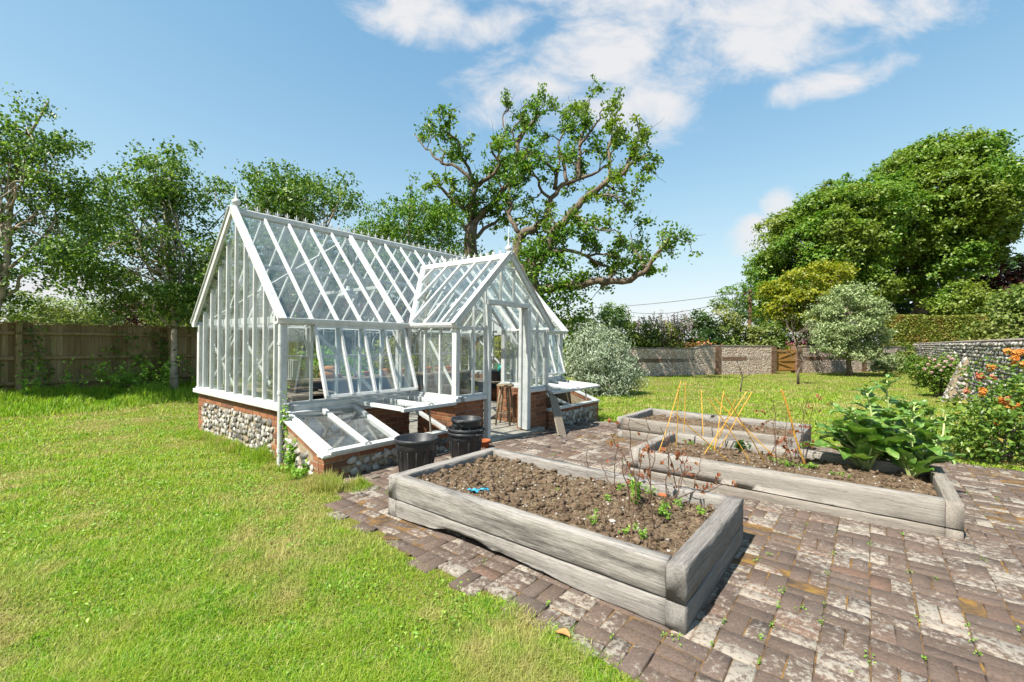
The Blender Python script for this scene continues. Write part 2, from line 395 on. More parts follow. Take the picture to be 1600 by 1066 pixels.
def bigmesh(name, V, faces, mats, parent=None, mi=None, smooth=False):
    """V (n,3) array, faces list of (m,k) index arrays"""
    me = bpy.data.meshes.new(name); me.vertices.add(len(V)); me.vertices.foreach_set('co', np.ascontiguousarray(V, np.float32).ravel())
    tot = sum(f.shape[0] for f in faces); loops = np.concatenate([f.ravel() for f in faces]); cnt = np.concatenate([np.full(f.shape[0], f.shape[1]) for f in faces])
    me.loops.add(len(loops)); me.loops.foreach_set('vertex_index', loops.astype(np.int32))
    me.polygons.add(tot); me.polygons.foreach_set('loop_start', (np.cumsum(cnt) - cnt).astype(np.int32))
    for m_ in (mats if isinstance(mats, (list, tuple)) else [mats]): me.materials.append(M[m_])
    if mi is not None: me.polygons.foreach_set('material_index', np.asarray(mi, np.int32))
    if smooth: me.polygons.foreach_set('use_smooth', np.ones(tot, bool))
    me.update(calc_edges=True); me.validate()
    return link(name, me, parent)
def tag(o, label, cat, group=None, kind=None):
    if label: o['label'] = label
    if cat: o['category'] = cat
    if group: o['group'] = group
    if kind: o['kind'] = kind
    return o
def empty(name, loc, label, cat, group=None, rotz=0.):
    o = bpy.data.objects.new(name, None); COL.objects.link(o)
    o.location = tuple(map(float, loc)); o.rotation_euler = (0, 0, rotz); o.empty_display_size = .1
    return tag(o, label, cat, group)
ORD = 'first second third fourth fifth sixth seventh eighth ninth tenth eleventh twelfth thirteenth fourteenth fifteenth sixteenth seventeenth eighteenth nineteenth twentieth'.split()

def unit(a): return a / (np.linalg.norm(a, axis=-1, keepdims=True) + 1e-9)
def leafgeo(pos, nrm, axis, L, W, fold=.25):
    """one folded leaf (base, side, tip, side) per position -> verts, tris"""
    n = len(pos); axis = unit(axis - nrm * (axis * nrm).sum(1, keepdims=True)); side = np.cross(nrm, axis)
    L = np.broadcast_to(np.asarray(L, float), (n,))[:, None]; W = np.broadcast_to(np.asarray(W, float), (n,))[:, None]
    a = pos - axis * L * .5; t = pos + axis * L * .5 - nrm * L * .08
    l = pos + side * W * .5 + nrm * W * fold; r = pos - side * W * .5 + nrm * W * fold
    V = np.stack([a, r, t, l], 1).reshape(-1, 3); i = np.arange(n)[:, None] * 4
    T = np.concatenate([i + np.array([[0, 1, 2]]), i + np.array([[0, 2, 3]])])
    return V, T
def leaves(name, pos, L, asp, mat, parent, rs, up=.6, out=None, droop=0., jit=.35):
    n = len(pos); nr = rs.normal(size=(n, 3)) ; nr[:, 2] += up * 1.6
    if out is not None: nr += out * 1.2
    nr = unit(nr); ax = rs.normal(size=(n, 3)); ax[:, 2] -= droop * 2
    Ls = L * rs.uniform(1 - jit, 1 + jit, n)
    V, T = leafgeo(pos, nr, unit(ax), Ls, Ls * asp)
    return bigmesh(name, V, [T], mat, parent)
def crown_pts(ells, n, rs, lo=.72, hi=1.03, keepin=.72, zmin=None):
    """points near the outside of a union of ellipsoids; also outward directions"""
    ells = [(np.asarray(c, float), np.asarray(r, float)) for c, r in ells]
    w = np.array([np.prod(r) ** .667 for c, r in ells]); w /= w.sum()
    P_, O_ = [], []
    while sum(map(len, P_)) < n:
        k = rs.choice(len(ells), n, p=w); C = np.array([e[0] for e in ells])[k]; R = np.array([e[1] for e in ells])[k]
        d = unit(rs.normal(size=(n, 3))); q = C + d * R * rs.uniform(lo, hi, (n, 1)) 
        ok = np.ones(n, bool)
        for c, r in ells: ok &= (((q - c) / r) ** 2).sum(1) > keepin ** 2
        if zmin is not None: ok &= q[:, 2] > zmin
        P_.append(q[ok]); O_.append(unit(d / R)[ok])
    return np.concatenate(P_)[:n], np.concatenate(O_)[:n]
def clumps(cent, outd, per, spread, rs, flat=.6):
    """scatter `per` leaf positions round every clump centre"""
    n = len(cent); g = rs.normal(size=(n, per, 3)) * (spread * rs.uniform(.6, 1.35, (n, 1, 1)))
    g[:, :, 2] *= flat
    pos = (cent[:, None] + g).reshape(-1, 3); o = np.repeat(outd, per, 0)
    return pos, o
def wander(a, b, n, amp, rs):
    a = np.asarray(a, float); b = np.asarray(b, float); L = np.linalg.norm(b - a)
    t = np.linspace(0, 1, n)[:, None]; off = np.cumsum(rs.normal(size=(n, 3)), 0) * amp * L / n ** .5
    off = off - t * off[-1]; off[0] = 0
    return a + (b - a) * t + off

# ------------------------------------------------------------------ ground and paving
xs = np.unique(np.concatenate([np.linspace(-400, -40, 12), np.linspace(-40, -12, 20), np.linspace(-12, 16, 90), np.linspace(16, 45, 20), np.linspace(45, 400, 12)]))
ys = np.unique(np.concatenate([np.linspace(-120, -4, 10), np.linspace(-4, 14, 70), np.linspace(14, 45, 30), np.linspace(45, 600, 14)]))
X_, Y_ = np.meshgrid(xs, ys); Z_ = gz(X_, Y_) - .022
nx, ny = len(xs), len(ys); idx = np.arange(nx * ny).reshape(ny, nx)
quads = np.stack([idx[:-1, :-1], idx[:-1, 1:], idx[1:, 1:], idx[1:, :-1]], -1).reshape(-1, 4)
gr = bigmesh('ground', np.stack([X_, Y_, Z_], -1).reshape(-1, 3), [quads], 'ground', smooth=True)
tag(gr, None, None, kind='structure')

WID, LEN, ZE, ZR, ZS, PJ, A1, A2, ZP, J1, J2 = 3.055, 6.53, 1.785, 3.40, .659, 1.036, 1.99, 4.384, 2.957, 2.695, 3.697
AC = (A1 + A2) / 2; SL = (ZR - ZE) / (WID / 2); SP = (ZP - ZE) / (AC - A1); BV = (ZP - ZE) / SL

edge_px = [(541, 752), (537, 766), (509, 800), (556, 826), (600, 849), (650, 877), (700, 903), (750, 929), (800, 954), (850, 981), (900, 1010), (950, 1034), (1000, 1060)]
edge = [G(*p)[:2] for p in edge_px]; e_end = edge[-1] - (d2 * 2.4)[:2]
POLY = [LW(-.03, -PJ)[:2]] + edge + [e_end, np.array([9.5, .8]), G(1700, 735, -.05)[:2], G(1590, 722, -.05)[:2], G(1475, 712, -.08)[:2], G(1380, 700, -.1)[:2], G(1290, 689, -.12)[:2],
        G(1120, 672, -.13)[:2], G(936, 659, -.15)[:2], LW(6.45, -PJ)[:2], LW(6.45, -.3)[:2], LW(0, -.3)[:2]]
POLY = np.array(POLY)
def inpoly(x, y, poly=POLY):
    x = np.asarray(x, float); y = np.asarray(y, float); r = np.zeros(x.shape, bool); n = len(poly)
    for i in range(n):
        x1, y1 = poly[i]; x2, y2 = poly[i - 1]
        c = ((y1 > y) != (y2 > y)) & (x < (x2 - x1) * (y - y1) / (y2 - y1 + 1e-12) + x1); r ^= c
    return r
# bed of sand and moss under the bricks
b_ = MB()
gs = np.arange(-3, 13, .25); pts = {}
V_ = []; Q_ = []
for i in range(len(gs)):
    for j in range(len(gs)):
        x, y = gs[i], gs[j] - .5 if False else gs[j]
        V_.append((x, y, float(gz(x, y)) - .0065))
n_ = len(gs)
for i in range(n_ - 1):
    for j in range(n_ - 1):
        cx_, cy_ = gs[i] + .125, gs[j] + .125
        if inpoly(np.array([cx_]), np.array([cy_]))[0] and inpoly(np.array([gs[i], gs[i + 1], gs[i], gs[i + 1]]), np.array([gs[j], gs[j], gs[j + 1], gs[j + 1]])).all():
            Q_.append((i * n_ + j, (i + 1) * n_ + j, (i + 1) * n_ + j + 1, i * n_ + j + 1))
pb = bigmesh('paving_sand', np.array(V_), [np.array(Q_)], 'joint'); tag(pb, None, None, kind='structure')

def boxes_mesh(name, cen, hx, hy, ang, mat, parent=None, depth=.05, cham=.006, tilt=None):
    """many bevelled bricks lying flat: centre of the top face, half sizes, heading"""
    n = len(cen); one = np.ones(n)
    X = np.stack([-one, one, one, -one], 1); Y = np.stack([-one, -one, one, one], 1)
    def lvl(ins, z): return np.stack([X * (hx[:, None] - ins), Y * (hy[:, None] - ins), np.full((n, 4), z)], -1)
    L_ = np.concatenate([lvl(0, -depth), lvl(0, -cham), lvl(cham, 0)], 1)
    rs = np.random.RandomState(5); L_[:, 4:, :2] += rs.normal(size=(n, 8, 2)) * .0025; L_[:, 4:, 2] += rs.normal(size=(n, 8)) * .0012
    if tilt is not None: L_[:, :, 2] += L_[:, :, 0] * tilt[:, 0:1] + L_[:, :, 1] * tilt[:, 1:2]
    c, s = np.cos(ang)[:, None], np.sin(ang)[:, None]
    V = np.stack([L_[:, :, 0] * c - L_[:, :, 1] * s, L_[:, :, 0] * s + L_[:, :, 1] * c, L_[:, :, 2]], -1) + cen[:, None]
    t = [(8, 9, 10, 11)] + [(k * 4 + i, k * 4 + (i + 1) % 4, k * 4 + 4 + (i + 1) % 4, k * 4 + 4 + i) for k in (0, 1) for i in range(4)]
    Fq = (np.arange(n)[:, None, None] * 12 + np.array(t)[None]).reshape(-1, 4)
    return bigmesh(name, V.reshape(-1, 3), [Fq], mat, parent)
rs = np.random.RandomState(11); cen = []; hx = []; hy = []; an = []
B = .212
for i in range(-18, 50):
    for j in range(-60, 10):
        s0 = i * B - .545 + 3 * B; t0 = j * B + .03
        lng = ((i * 7 + j * 13) % 5 < 2)
        for k in (0, 1):
            if lng: c = (s0 + B / 2, t0 + B * (.25 + .5 * k)); a, b = .1035, .0505
            else: c = (s0 + B * (.25 + .5 * k), t0 + B / 2); a, b = .0505, .1035
            p = P0 + c[0] * d1 + c[1] * d2
            cen.append(p); hx.append(a); hy.append(b); an.append(TH)
cen = np.array(cen); ok = inpoly(cen[:, 0], cen[:, 1]) & (cen[:, 0] < 9)
for a_, b_ in ((-1, 0), (1, 0), (0, -1), (0, 1)):
    q = cen + (np.array(hx) * a_ * .45)[:, None] * d1 + (np.array(hy) * b_ * .45)[:, None] * d2; ok &= inpoly(q[:, 0], q[:, 1])
cen = cen[ok]; n = len(cen)
# the last row by the lawn is ragged where soil and grass creep over it
cen[:, 2] = gz(cen[:, 0], cen[:, 1]) + rs.normal(size=n) * .0025 + .006 * np.sin(cen[:, 0] * 2.1 + 1) * np.cos(cen[:, 1] * 1.7)
pv = boxes_mesh('paving', cen, np.array(hx)[ok] + rs.normal(size=n) * .0018, np.array(hy)[ok] + rs.normal(size=n) * .0018, np.array(an)[ok] + rs.normal(size=n) * .014, 'paver', tilt=rs.normal(size=(n, 2)) * .012)
tag(pv, None, None, kind='structure')

# ------------------------------------------------------------------ bricks and flints
def brick_wall(mb, p, q, z0, z1, th, nrm, skip=None, mat='brick', c=.075, bl=.225):
    """courses of bricks through the wall, p->q along its outer face, nrm outward"""
    p = np.asarray(p, float); q = np.asarray(q, float); nrm = np.asarray(nrm, float); L = np.linalg.norm(q - p); x = (q - p) / L
    mid = (p + q) / 2 - nrm * th / 2
    mb.box(mid + UP * (z0 + z1) / 2, (L - .012, th - .012, z1 - z0 - .006), 'mortar', (x, nrm, UP))
    k = 0; z = z1 - .001
    while z > z0 + .02:
        h = min(.065, z - z0); off = (k % 2) * bl / 2; s = -off
        while s < L - .01:
            a = max(0, s); b = min(L, s + bl - .010)
            if b - a > .02 and not (skip and skip((a + b) / 2, z - h / 2)):
                mb.box(p + x * (a + b) / 2 - nrm * th / 2 + UP * (z - h / 2), (b - a, th + .004, h), mat, (x, nrm, UP), .004)
            s += bl
        z -= c; k += 1
def ico():
    t = (1 + 5 ** .5) / 2
    v = [(-1, t, 0), (1, t, 0), (-1, -t, 0), (1, -t, 0), (0, -1, t), (0, 1, t), (0, -1, -t), (0, 1, -t), (t, 0, -1), (t, 0, 1), (-t, 0, -1), (-t, 0, 1)]
    f = [(0, 11, 5), (0, 5, 1), (0, 1, 7), (0, 7, 10), (0, 10, 11), (1, 5, 9), (5, 11, 4), (11, 10, 2), (10, 7, 6), (7, 1, 8), (3, 9, 4), (3, 4, 2), (3, 2, 6), (3, 6, 8), (3, 8, 9), (4, 9, 5), (2, 4, 11), (6, 2, 10), (8, 6, 7), (9, 8, 1)]
    v = [np.array(p) / np.linalg.norm(p) for p in v]; cache = {}; nf = []
    def mid(a, b):
        k = (min(a, b), max(a, b))
        if k not in cache: m_ = v[a] + v[b]; v.append(m_ / np.linalg.norm(m_)); cache[k] = len(v) - 1
        return cache[k]
    for a, b, c in f:
        ab, bc, ca = mid(a, b), mid(b, c), mid(c, a); nf += [(a, ab, ca), (b, bc, ab), (c, ca, bc), (ab, bc, ca)]
    return np.array(v), np.array(nf)
ICOV, ICOF = ico()
def lumps(name, cen, size, axes, mat, parent, rs, rough=.16, smooth=True):
    """many irregular stones; size (n,3) along the 3 axes"""
    n = len(cen); V = np.repeat(ICOV[None], n, 0) * (1 + rs.normal(size=(n, len(ICOV), 1)) * rough)
    V = V * np.asarray(size)[:, None]
    V = V @ np.asarray(axes, float) + np.asarray(cen)[:, None]
    Fc = (np.arange(n)[:, None, None] * len(ICOV) + ICOF[None]).reshape(-1, 3)
    return bigmesh(name, V.reshape(-1, 3), [Fc], mat, parent, smooth=smooth)
def flint_face(name, o, x, z, nrm, W, Hh, cell, parent, seed, keep=None, rowed=False, aspect=1., depth=.022):
    rs = np.random.RandomState(seed); cs = []; sz = []
    rows = max(1, int(round(Hh / (cell * aspect)))); aspect = Hh / rows / cell; cols = int(W / cell)
    for r in range(rows):
        for c in range(cols + 1):
            u = (c + .5 * (r % 2) + rs.uniform(-.34, .34)) * cell; w = (r + .5 + rs.uniform(-.32, .32) * (0.3 if rowed else 1)) * cell * aspect
            if u < cell * .3 or u > W - cell * .3 or (keep and not keep(u, w)): continue
            cs.append(np.asarray(o) + np.asarray(x) * u + np.asarray(z) * w)
            k = rs.uniform(.72, 1.3); sz.append((cell * .5 * k * rs.uniform(.8, 1.25), depth * rs.uniform(.6, 1.3), cell * aspect * .5 * k * rs.uniform(.8, 1.12)))
    return lumps(name, np.array(cs), np.array(sz), (x, nrm, z), 'flint', parent, rs, .2, rowed)

# ------------------------------------------------------------------ greenhouse (its own axes: x along the ridge, y to the back)
gh = empty('greenhouse', P0, 'white timber greenhouse with steep glass roof, glazed porch and brick and flint base', 'greenhouse', rotz=TH)
XA, YA = np.array([1., 0, 0]), np.array([0, 1., 0])
def part(mb, name, parent=None, smooth=False): return mb.build(name, parent or gh, smooth)
def one(name, fn, parent=None, smooth=False):
    b = MB(); fn(b); return b.build(name, parent or gh, smooth)
IN = .03
# plinth
b = MB()
brick_wall(b, (IN, WID - IN, 0), (IN, IN, 0), -.25, ZS, .19, -XA, skip=lambda s, z: .16 < s < WID - .25 and z < ZS - .15)
part(b, 'brick_plinth')
b = MB(); brick_wall(b, (IN + .19, IN, 0), (A1 + IN, IN, 0), -.1, ZS, .19, -YA); part(b, 'brick_plinth')
b = MB(); brick_wall(b, (A1 + IN, IN - .19, 0), (A1 + IN, -PJ + IN, 0), -.1, ZS, .19, -XA); part(b, 'brick_plinth')
b = MB(); brick_wall(b, (A1 + IN + .19, -PJ + IN, 0), (J1 - .07, -PJ + IN, 0), -.25, ZS, .19, -YA); part(b, 'brick_plinth')
b = MB(); brick_wall(b, (J2 + .01, -PJ + IN, 0), (A2 - IN, -PJ + IN, 0), -.3, ZS, .19, -YA); part(b, 'brick_plinth')
b = MB(); brick_wall(b, (A2 - IN, -PJ + IN + .19, 0), (A2 - IN, IN, 0), -.3, ZS, .19, XA); part(b, 'brick_plinth')
b = MB(); brick_wall(b, (A2 - IN + .02, IN, 0), (LEN - IN, IN, 0), -.35, ZS, .19, -YA); part(b, 'brick_plinth')
b = MB(); brick_wall(b, (LEN - IN, IN + .19, 0), (LEN - IN, WID - IN, 0), -.35, ZS, .19, XA); part(b, 'brick_plinth')
b = MB(); brick_wall(b, (LEN - IN - .19, WID - IN, 0), (IN + .19, WID - IN, 0), -.2, ZS, .19, YA); part(b, 'brick_plinth')
flint_face('flint_panel', (IN - .002, WID - .2, -.12), -YA, UP, -XA, WID - .46, .632, .08, gh, 3, depth=.012)
one('floor', lambda b: (b.box((LEN / 2, WID / 2, -.02), (LEN - .5, WID - .5, .08), 'floorstone', None, .01), b.box((AC, -PJ / 2 + .05, -.022), (A2 - A1 - .5, PJ + .3, .08), 'floorstone', None, .01)))
def step(b):
    for k in range(5):
        for r in range(2): b.box((J1 + .03 + .1 + k * .205, -PJ + .0 - .03 + r * .11, -.035 - r * .0), (.195, .10, .09), 'brick', None, .006)
one('door_step', step)
# sill round the top of the plinth
def sill(p, q, nrm, name='sill'):
    p = np.asarray(p, float); q = np.asarray(q, float); nrm = np.asarray(nrm, float)
    b = MB(); b.bar(p - nrm * .06 + UP * (ZS + .034), q - nrm * .06 + UP * (ZS + .034), .19, .066, 'white', nrm, .006)
    b.bar(p - nrm * .05 + UP * (ZS + .08), q - nrm * .05 + UP * (ZS + .08), .09, .026, 'white', nrm, .004)
    part(b, name)
sill((0, WID + .035, 0), (0, -.035, 0), -XA); sill((.06, 0, 0), (A1 - .0, 0, 0), -YA); sill((A1, .06, 0), (A1, -PJ - .035, 0), -XA)
sill((A1 + .06, -PJ, 0), (J1 - .065, -PJ, 0), -YA); sill((J2 + .02, -PJ, 0), (A2 - .06, -PJ, 0), -YA)
sill((A2, -PJ - .035, 0), (A2, .06, 0), XA); sill((A2 + .06, 0, 0), (LEN - .06, 0, 0), -YA); sill((LEN, -.035, 0), (LEN, WID + .035, 0), XA)
sill((LEN - .06, WID, 0), (.06, WID, 0), YA)
Z0 = ZS + .093
def roofz(b_): return ZE + SL * min(b_, WID - b_)
def mull(a, bb, z1, face, name='mullion', z0=Z0, w=.030, d=.05):
    n_ = np.asarray(face, float); sd = np.cross(UP, n_)
    m_ = MB(); c = np.array([a, bb, 0.]) - n_ * d / 2
    m_.box(c + UP * (z0 + z1) / 2, (w, d, z1 - z0), 'white', (sd, n_, UP), .006); return part(m_, name)
# corner posts
for a, bb in ((.045, .045), (.045, WID - .045), (LEN - .045, .045), (LEN - .045, WID - .045)):
    one('corner_post', lambda m_: m_.box((a, bb, (Z0 + ZE) / 2), (.075, .085, ZE - Z0), 'white', None, .006))
for a, bb in ((A1 + .04, -PJ + .045), (A2 - .04, -PJ + .045), (A1 - .0, .05), (A2, .05)):
    one('corner_post', lambda m_: m_.box((a, bb, (Z0 + ZE) / 2), (.08, .09, ZE - Z0), 'white', None, .006))
GA = [.05 + i * .357 for i in range(19)]
for k in range(-4, 5):
    bb = WID / 2 + k * .32
    mull(0.02, bb, roofz(bb) - .06, -XA); mull(LEN - .02, bb, roofz(bb) - .06, XA)
for i, a in enumerate(GA):
    if 0 < i < 18: mull(a, WID - .02, ZE - .03, YA)
    if (0 < i and a < A1 - .1) or (a > A2 + .1 and i < 18): mull(a, .015, ZE - .03, -YA)
for t in (1, 2): mull(A1 + .015, -PJ * t / 3 + .03, ZE - .03, -XA); mull(A2 - .015, -PJ * t / 3 + .03, ZE - .03, XA)
def proofz(a): return ZE + SP * min(a - A1, A2 - a)
for a in (A1 + .40, J1 - .045 - .0):
    mull(a, -PJ + .015, proofz(a) - .05, -YA)
for a in (J2 + .045, J2 + .36): mull(a, -PJ + .015, proofz(a) - .05, -YA)
# door frame
DH = 2.12
one('door_jamb', lambda m_: m_.box((J1 - .03, -PJ - .012, DH / 2 - .02), (.065, .10, DH + .04), 'white', None, .006))
one('door_jamb', lambda m_: (m_.box((J2 - .035, -PJ - .02, DH / 2 + .02), (.10, .12, DH - .04), 'white', None, .006), m_.box((J2 - .10, -PJ + .06, DH / 2 + .04), (.05, .06, DH - .06), 'white', None, .004)))
one('lintel', lambda m_: m_.box(((J1 + J2) / 2, -PJ - .012, DH + .045), (J2 - J1 + .06, .10, .075), 'white', None, .006))
for a in (AC - .17, AC + .17): mull(a, -PJ + .015, proofz(a) - .05, -YA, z0=DH + .083)
one('tie_rail', lambda m_: (m_.box(((A1 + J1) / 2 + .02, -PJ + .05, ZE - .04), (J1 - A1 - .15, .04, .05), 'white'), m_.box(((J2 + A2) / 2, -PJ + .05, ZE - .04), (A2 - J2 - .12, .04, .05), 'white')))
# gutters and eaves
def gutter(p, q, nrm):
    p = np.asarray(p, float); q = np.asarray(q, float); nrm = np.asarray(nrm, float); x = unit(q - p); b = MB()
    prof = [(-.05, -.045), (.035, -.045), (.06, -.03), (.075, 0.), (.075, .03), (.066, .034), (.055, .03), (.05, .0), (.03, -.015), (-.05, -.015)]
    b.prism([p + nrm * u + UP * (ZE + w) for u, w in prof], q - p, 'white'); part(b, 'gutter')
gutter((-.07, 0, 0), (A1 - .02, 0, 0), -YA); gutter((A1, -.08, 0), (A1, -PJ - .07, 0), -XA); gutter((A2, -PJ - .07, 0), (A2, -.0, 0), XA)
gutter((A2 + .02, 0, 0), (LEN + .07, 0, 0), -YA); gutter((LEN + .05, WID, 0), (-.05, WID, 0), YA)
one('downpipe', lambda m_: (m_.tube([(-.045, -.09, ZE - .06), (-.045, -.09, .9), (-.045, -.09, .05), (-.055, -.105, -.02)], .028, 'white', 14),
                            [m_.tube([(-.045, -.09, z - .02), (-.045, -.09, z + .02)], .034, 'white', 14) for z in (1.5, .9, .2)]), smooth=False)
# roof rafters
def rafter(a, b0, b1, rear=False, w=.038, name='rafter', dz=.0, d=.055):
    bb = (lambda t: WID - t) if rear else (lambda t: t)
    m_ = MB(); m_.bar((a, bb(b0), ZE + SL * b0 + dz), (a, bb(b1), ZE + SL * b1 + dz), w, d, 'white', XA, .005); part(m_, name)
for i, a in enumerate(GA):
    if i in (0, 18): continue
    b0 = 0.02
    if A1 < a < A2: b0 = BV * (1 - abs(a - AC) / (AC - A1)) + .02
    big = i in (5, 13)
    rafter(a, b0, WID / 2 - .03, w=.07 if big else .038, d=.08 if big else .05)
    rafter(a, 0.02, WID / 2 - .03, rear=True, w=.05 if big else .03)
for k in range(5):
    bb = -PJ + .36 * (k + 1)
    lo = A1 if bb < 0 else A1 + bb / BV * (AC - A1)
    for sgn in (1, -1):
        m_ = MB(); a0 = lo if sgn > 0 else A1 + A2 - lo; a1_ = AC - sgn * .02
        m_.bar((a0 + sgn * .02, bb, proofz(a0) + .02 * SP), (a1_, bb, ZP - .03), .042, .055, 'white', YA, .005); part(m_, 'rafter')
for sgn in (1, -1):
    m_ = MB(); a0 = A1 if sgn > 0 else A2
    m_.bar((a0 + sgn * .03, .0, ZE + .02), (AC, BV, ZP + .02), .10, .03, 'white', (0, -SL, 1) if False else np.cross((AC - a0, BV, ZP - ZE), (0, -.7, .7)), .004); part(m_, 'valley_board')
# bargeboards, ridges, crestings, finials
def barge(p, q, nrm, w=.095):
    m_ = MB(); p = np.asarray(p, float); q = np.asarray(q, float); x = unit(q - p)
    m_.bar(p - x * .06, q + x * .03, w, .045, 'white', np.cross(x, nrm), .006)
    up = np.cross(x, nrm); up = up if up[2] > 0 else -up
    m_.bar(p - x * .07 + up * (w / 2 + .008) , q + x * .03 + up * (w / 2 + .008), .085, .018, 'white', nrm, .003); part(m_, 'bargeboard')
for a, n_ in ((-.02, -XA), (LEN + .02, XA)):
    barge((a, -.02, ZE + .03), (a, WID / 2 - .015, ZR + .01), n_); barge((a, WID + .02, ZE + .03), (a, WID / 2 + .015, ZR + .01), n_)
barge((A1 - .02, -PJ - .02, ZE + .03), (AC - .015, -PJ - .02, ZP + .01), -YA); barge((A2 + .02, -PJ - .02, ZE + .03), (AC + .015, -PJ - .02, ZP + .01), -YA)
one('ridge', lambda m_: m_.bar((-.02, WID / 2, ZR + .0), (LEN + .02, WID / 2, ZR + .0), .11, .09, 'white', YA, .012))
one('ridge', lambda m_: m_.bar((AC, -PJ - .02, ZP + .0), (AC, BV + .02, ZP + .0), .10, .09, 'white', XA, .012))
def crest(m_, p, q, x):
    n = int(np.linalg.norm(np.asarray(q) - np.asarray(p)) / .145)
    m_.bar(np.asarray(p) + UP * .052, np.asarray(q) + UP * .052, .016, .018, 'white', np.cross(x, UP), .002)
    for i in range(n):
        c = np.asarray(p, float) + (np.asarray(q, float) - np.asarray(p)) * (i + .5) / n + UP * .06
        m_.tube([c, c + UP * .045, c + UP * .085], [.012, .009, .003], 'white', 6)
        for s in (-1, 1): m_.tube([c + UP * .01, c + x * s * .025 + UP * .03, c + x * s * .034 + UP * .052], [.008, .008, .004], 'white', 5)
one('ridge_cresting', lambda m_: crest(m_, (.1, WID / 2, ZR), (LEN - .1, WID / 2, ZR), XA)); one('ridge_cresting', lambda m_: crest(m_, (AC, -PJ + .12, ZP), (AC, BV - .1, ZP), YA))
def finial(m_, c, hgt):
    m_.lathe(c, [(.045, -.04), (.045, .03), (.03, .04), (.026, .06), (.055, .085), (.06, .11), (.048, .14), (.022, .155), (.02, .17), (.008, .17 + hgt * .5), (.002, .17 + hgt)], 'white', 14)
one('finial', lambda m_: finial(m_, (.03, WID / 2, ZR + .03), .17), smooth=True); one('finial', lambda m_: finial(m_, (AC, -PJ + .02, ZP + .02), .30), smooth=True)
# glass
def pane(pts): b = MB(); b.poly(pts, 'glass'); return part(b, 'glass_pane')
def fz(a, b_, z): return (a, b_, z)
pane([(0, 0, ZE), (A1, 0, ZE), (AC, BV, ZP), (AC, WID / 2, ZR), (0, WID / 2, ZR)]); pane([(AC, BV, ZP), (A2, 0, ZE), (LEN, 0, ZE), (LEN, WID / 2, ZR), (AC, WID / 2, ZR)])
pane([(0, WID, ZE), (0, WID / 2, ZR), (LEN, WID / 2, ZR), (LEN, WID, ZE)])
for a in (.055, LEN - .055): pane([(a, .05, Z0), (a, WID - .05, Z0), (a, WID - .05, ZE), (a, WID / 2, ZR - .05), (a, .05, ZE)])
pane([(A1, -PJ, ZE), (A1, 0, ZE), (AC, BV, ZP), (AC, -PJ, ZP)]); pane([(A2, -PJ, ZE), (AC, -PJ, ZP), (AC, BV, ZP), (A2, 0, ZE)])
pane([(.05, .05, Z0), (GA[1], .05, Z0), (GA[1], .05, ZE), (.05, .05, ZE)])
pane([(A2 + .05, .05, Z0), (GA[14], .05, Z0), (GA[14], .05, ZE), (A2 + .05, .05, ZE)]); pane([(GA[17], .05, Z0), (LEN - .05, .05, Z0), (LEN - .05, .05, ZE), (GA[17], .05, ZE)])
pane([(.05, WID - .05, Z0), (LEN - .05, WID - .05, Z0), (LEN - .05, WID - .05, ZE), (.05, WID - .05, ZE)])
for a in (A1 + .05, A2 - .05): pane([(a, -PJ + .05, Z0), (a, 0, Z0), (a, 0, ZE), (a, -PJ + .05, ZE)])
yf = -PJ + .05
pane([(A1 + .05, yf, Z0), (J1 - .05, yf, Z0), (J1 - .05, yf, proofz(J1 - .05)), (A1 + .05, yf, ZE)]); pane([(J2 + .03, yf, Z0), (A2 - .05, yf, Z0), (A2 - .05, yf, ZE), (J2 + .03, yf, proofz(J2 + .03))])
pane([(J1 - .03, yf, DH + .08), (J2 + .03, yf, DH + .08), (J2 + .03, yf, proofz(J2 + .03)), (AC, yf, ZP - .03), (J1 - .03, yf, proofz(J1 - .03))])
# top-hung vents pushed out at the bottom
def vent(i0, i1, out, zb):
    top = np.array([0, -.03, ZE - .05]); bot = np.array([0, -out, zb]); x = unit(bot - top)
    m_ = MB(); m_.bar((GA[i0], *top[1:]), (GA[i1], *top[1:]), .05, .04, 'white', UP); m_.bar((GA[i0] - .02, *bot[1:]), (GA[i1] + .02, *bot[1:]), .045, .03, 'white', x)
    for i in (i0, i1): m_.bar((GA[i], *(top + x * .02)[1:]), (GA[i], *(bot - x * .0)[1:]), .04, .05, 'white', XA)
    v_ = part(m_, 'vent_sash')
    for i in range(i0 + 1, i1):
        b = MB(); b.bar((GA[i], *(top + x * .02)[1:]), (GA[i], *(bot - x * .0)[1:]), .038, .05, 'white', XA); b.build('sash_bar', v_)
    b = MB(); b.poly([(GA[i0], *top[1:]), (GA[i1], *top[1:]), (GA[i1], *bot[1:]), (GA[i0], *bot[1:])], 'glass'); b.build('glass_pane', v_)
vent(1, 5, .355, .83); vent(14, 17, .30, .86)
# inside: purlins, braces, brackets, rails
one('purlin', lambda m_: m_.bar((.05, WID - .95, ZE + SL * .93 - .03), (LEN - .05, WID - .95, ZE + SL * .93 - .03), .05, .035, 'white'))
for a0, a1_, r in ((.12, 1.75, 1), (3.5, 1.9, 1), (4.9, 3.6, 1), (5.0, 6.4, 1)):
    one('brace', lambda m_: m_.bar((a0, WID - .08, ZE + .03), (a1_, WID / 2 + .12, ZR - .14), .05, .025, 'white', XA))
for a in (GA[5], GA[13]):
    one('tie_beam', lambda m_: m_.bar((a, .06, ZE + .62), (a, WID - .06, ZE + .62), .055, .035, 'white') if False else m_.bar((a, .62, ZE + SL * .6), (a, WID - .62, ZE + SL * .6), .055, .035, 'white'))
    one('truss_post', lambda m_: (m_.box((a, .085, (Z0 + ZE) / 2), (.075, .07, ZE - Z0), 'white', None, .005), m_.box((a, WID - .1, (Z0 + ZE) / 2), (.075, .07, ZE - Z0), 'white', None, .005)))
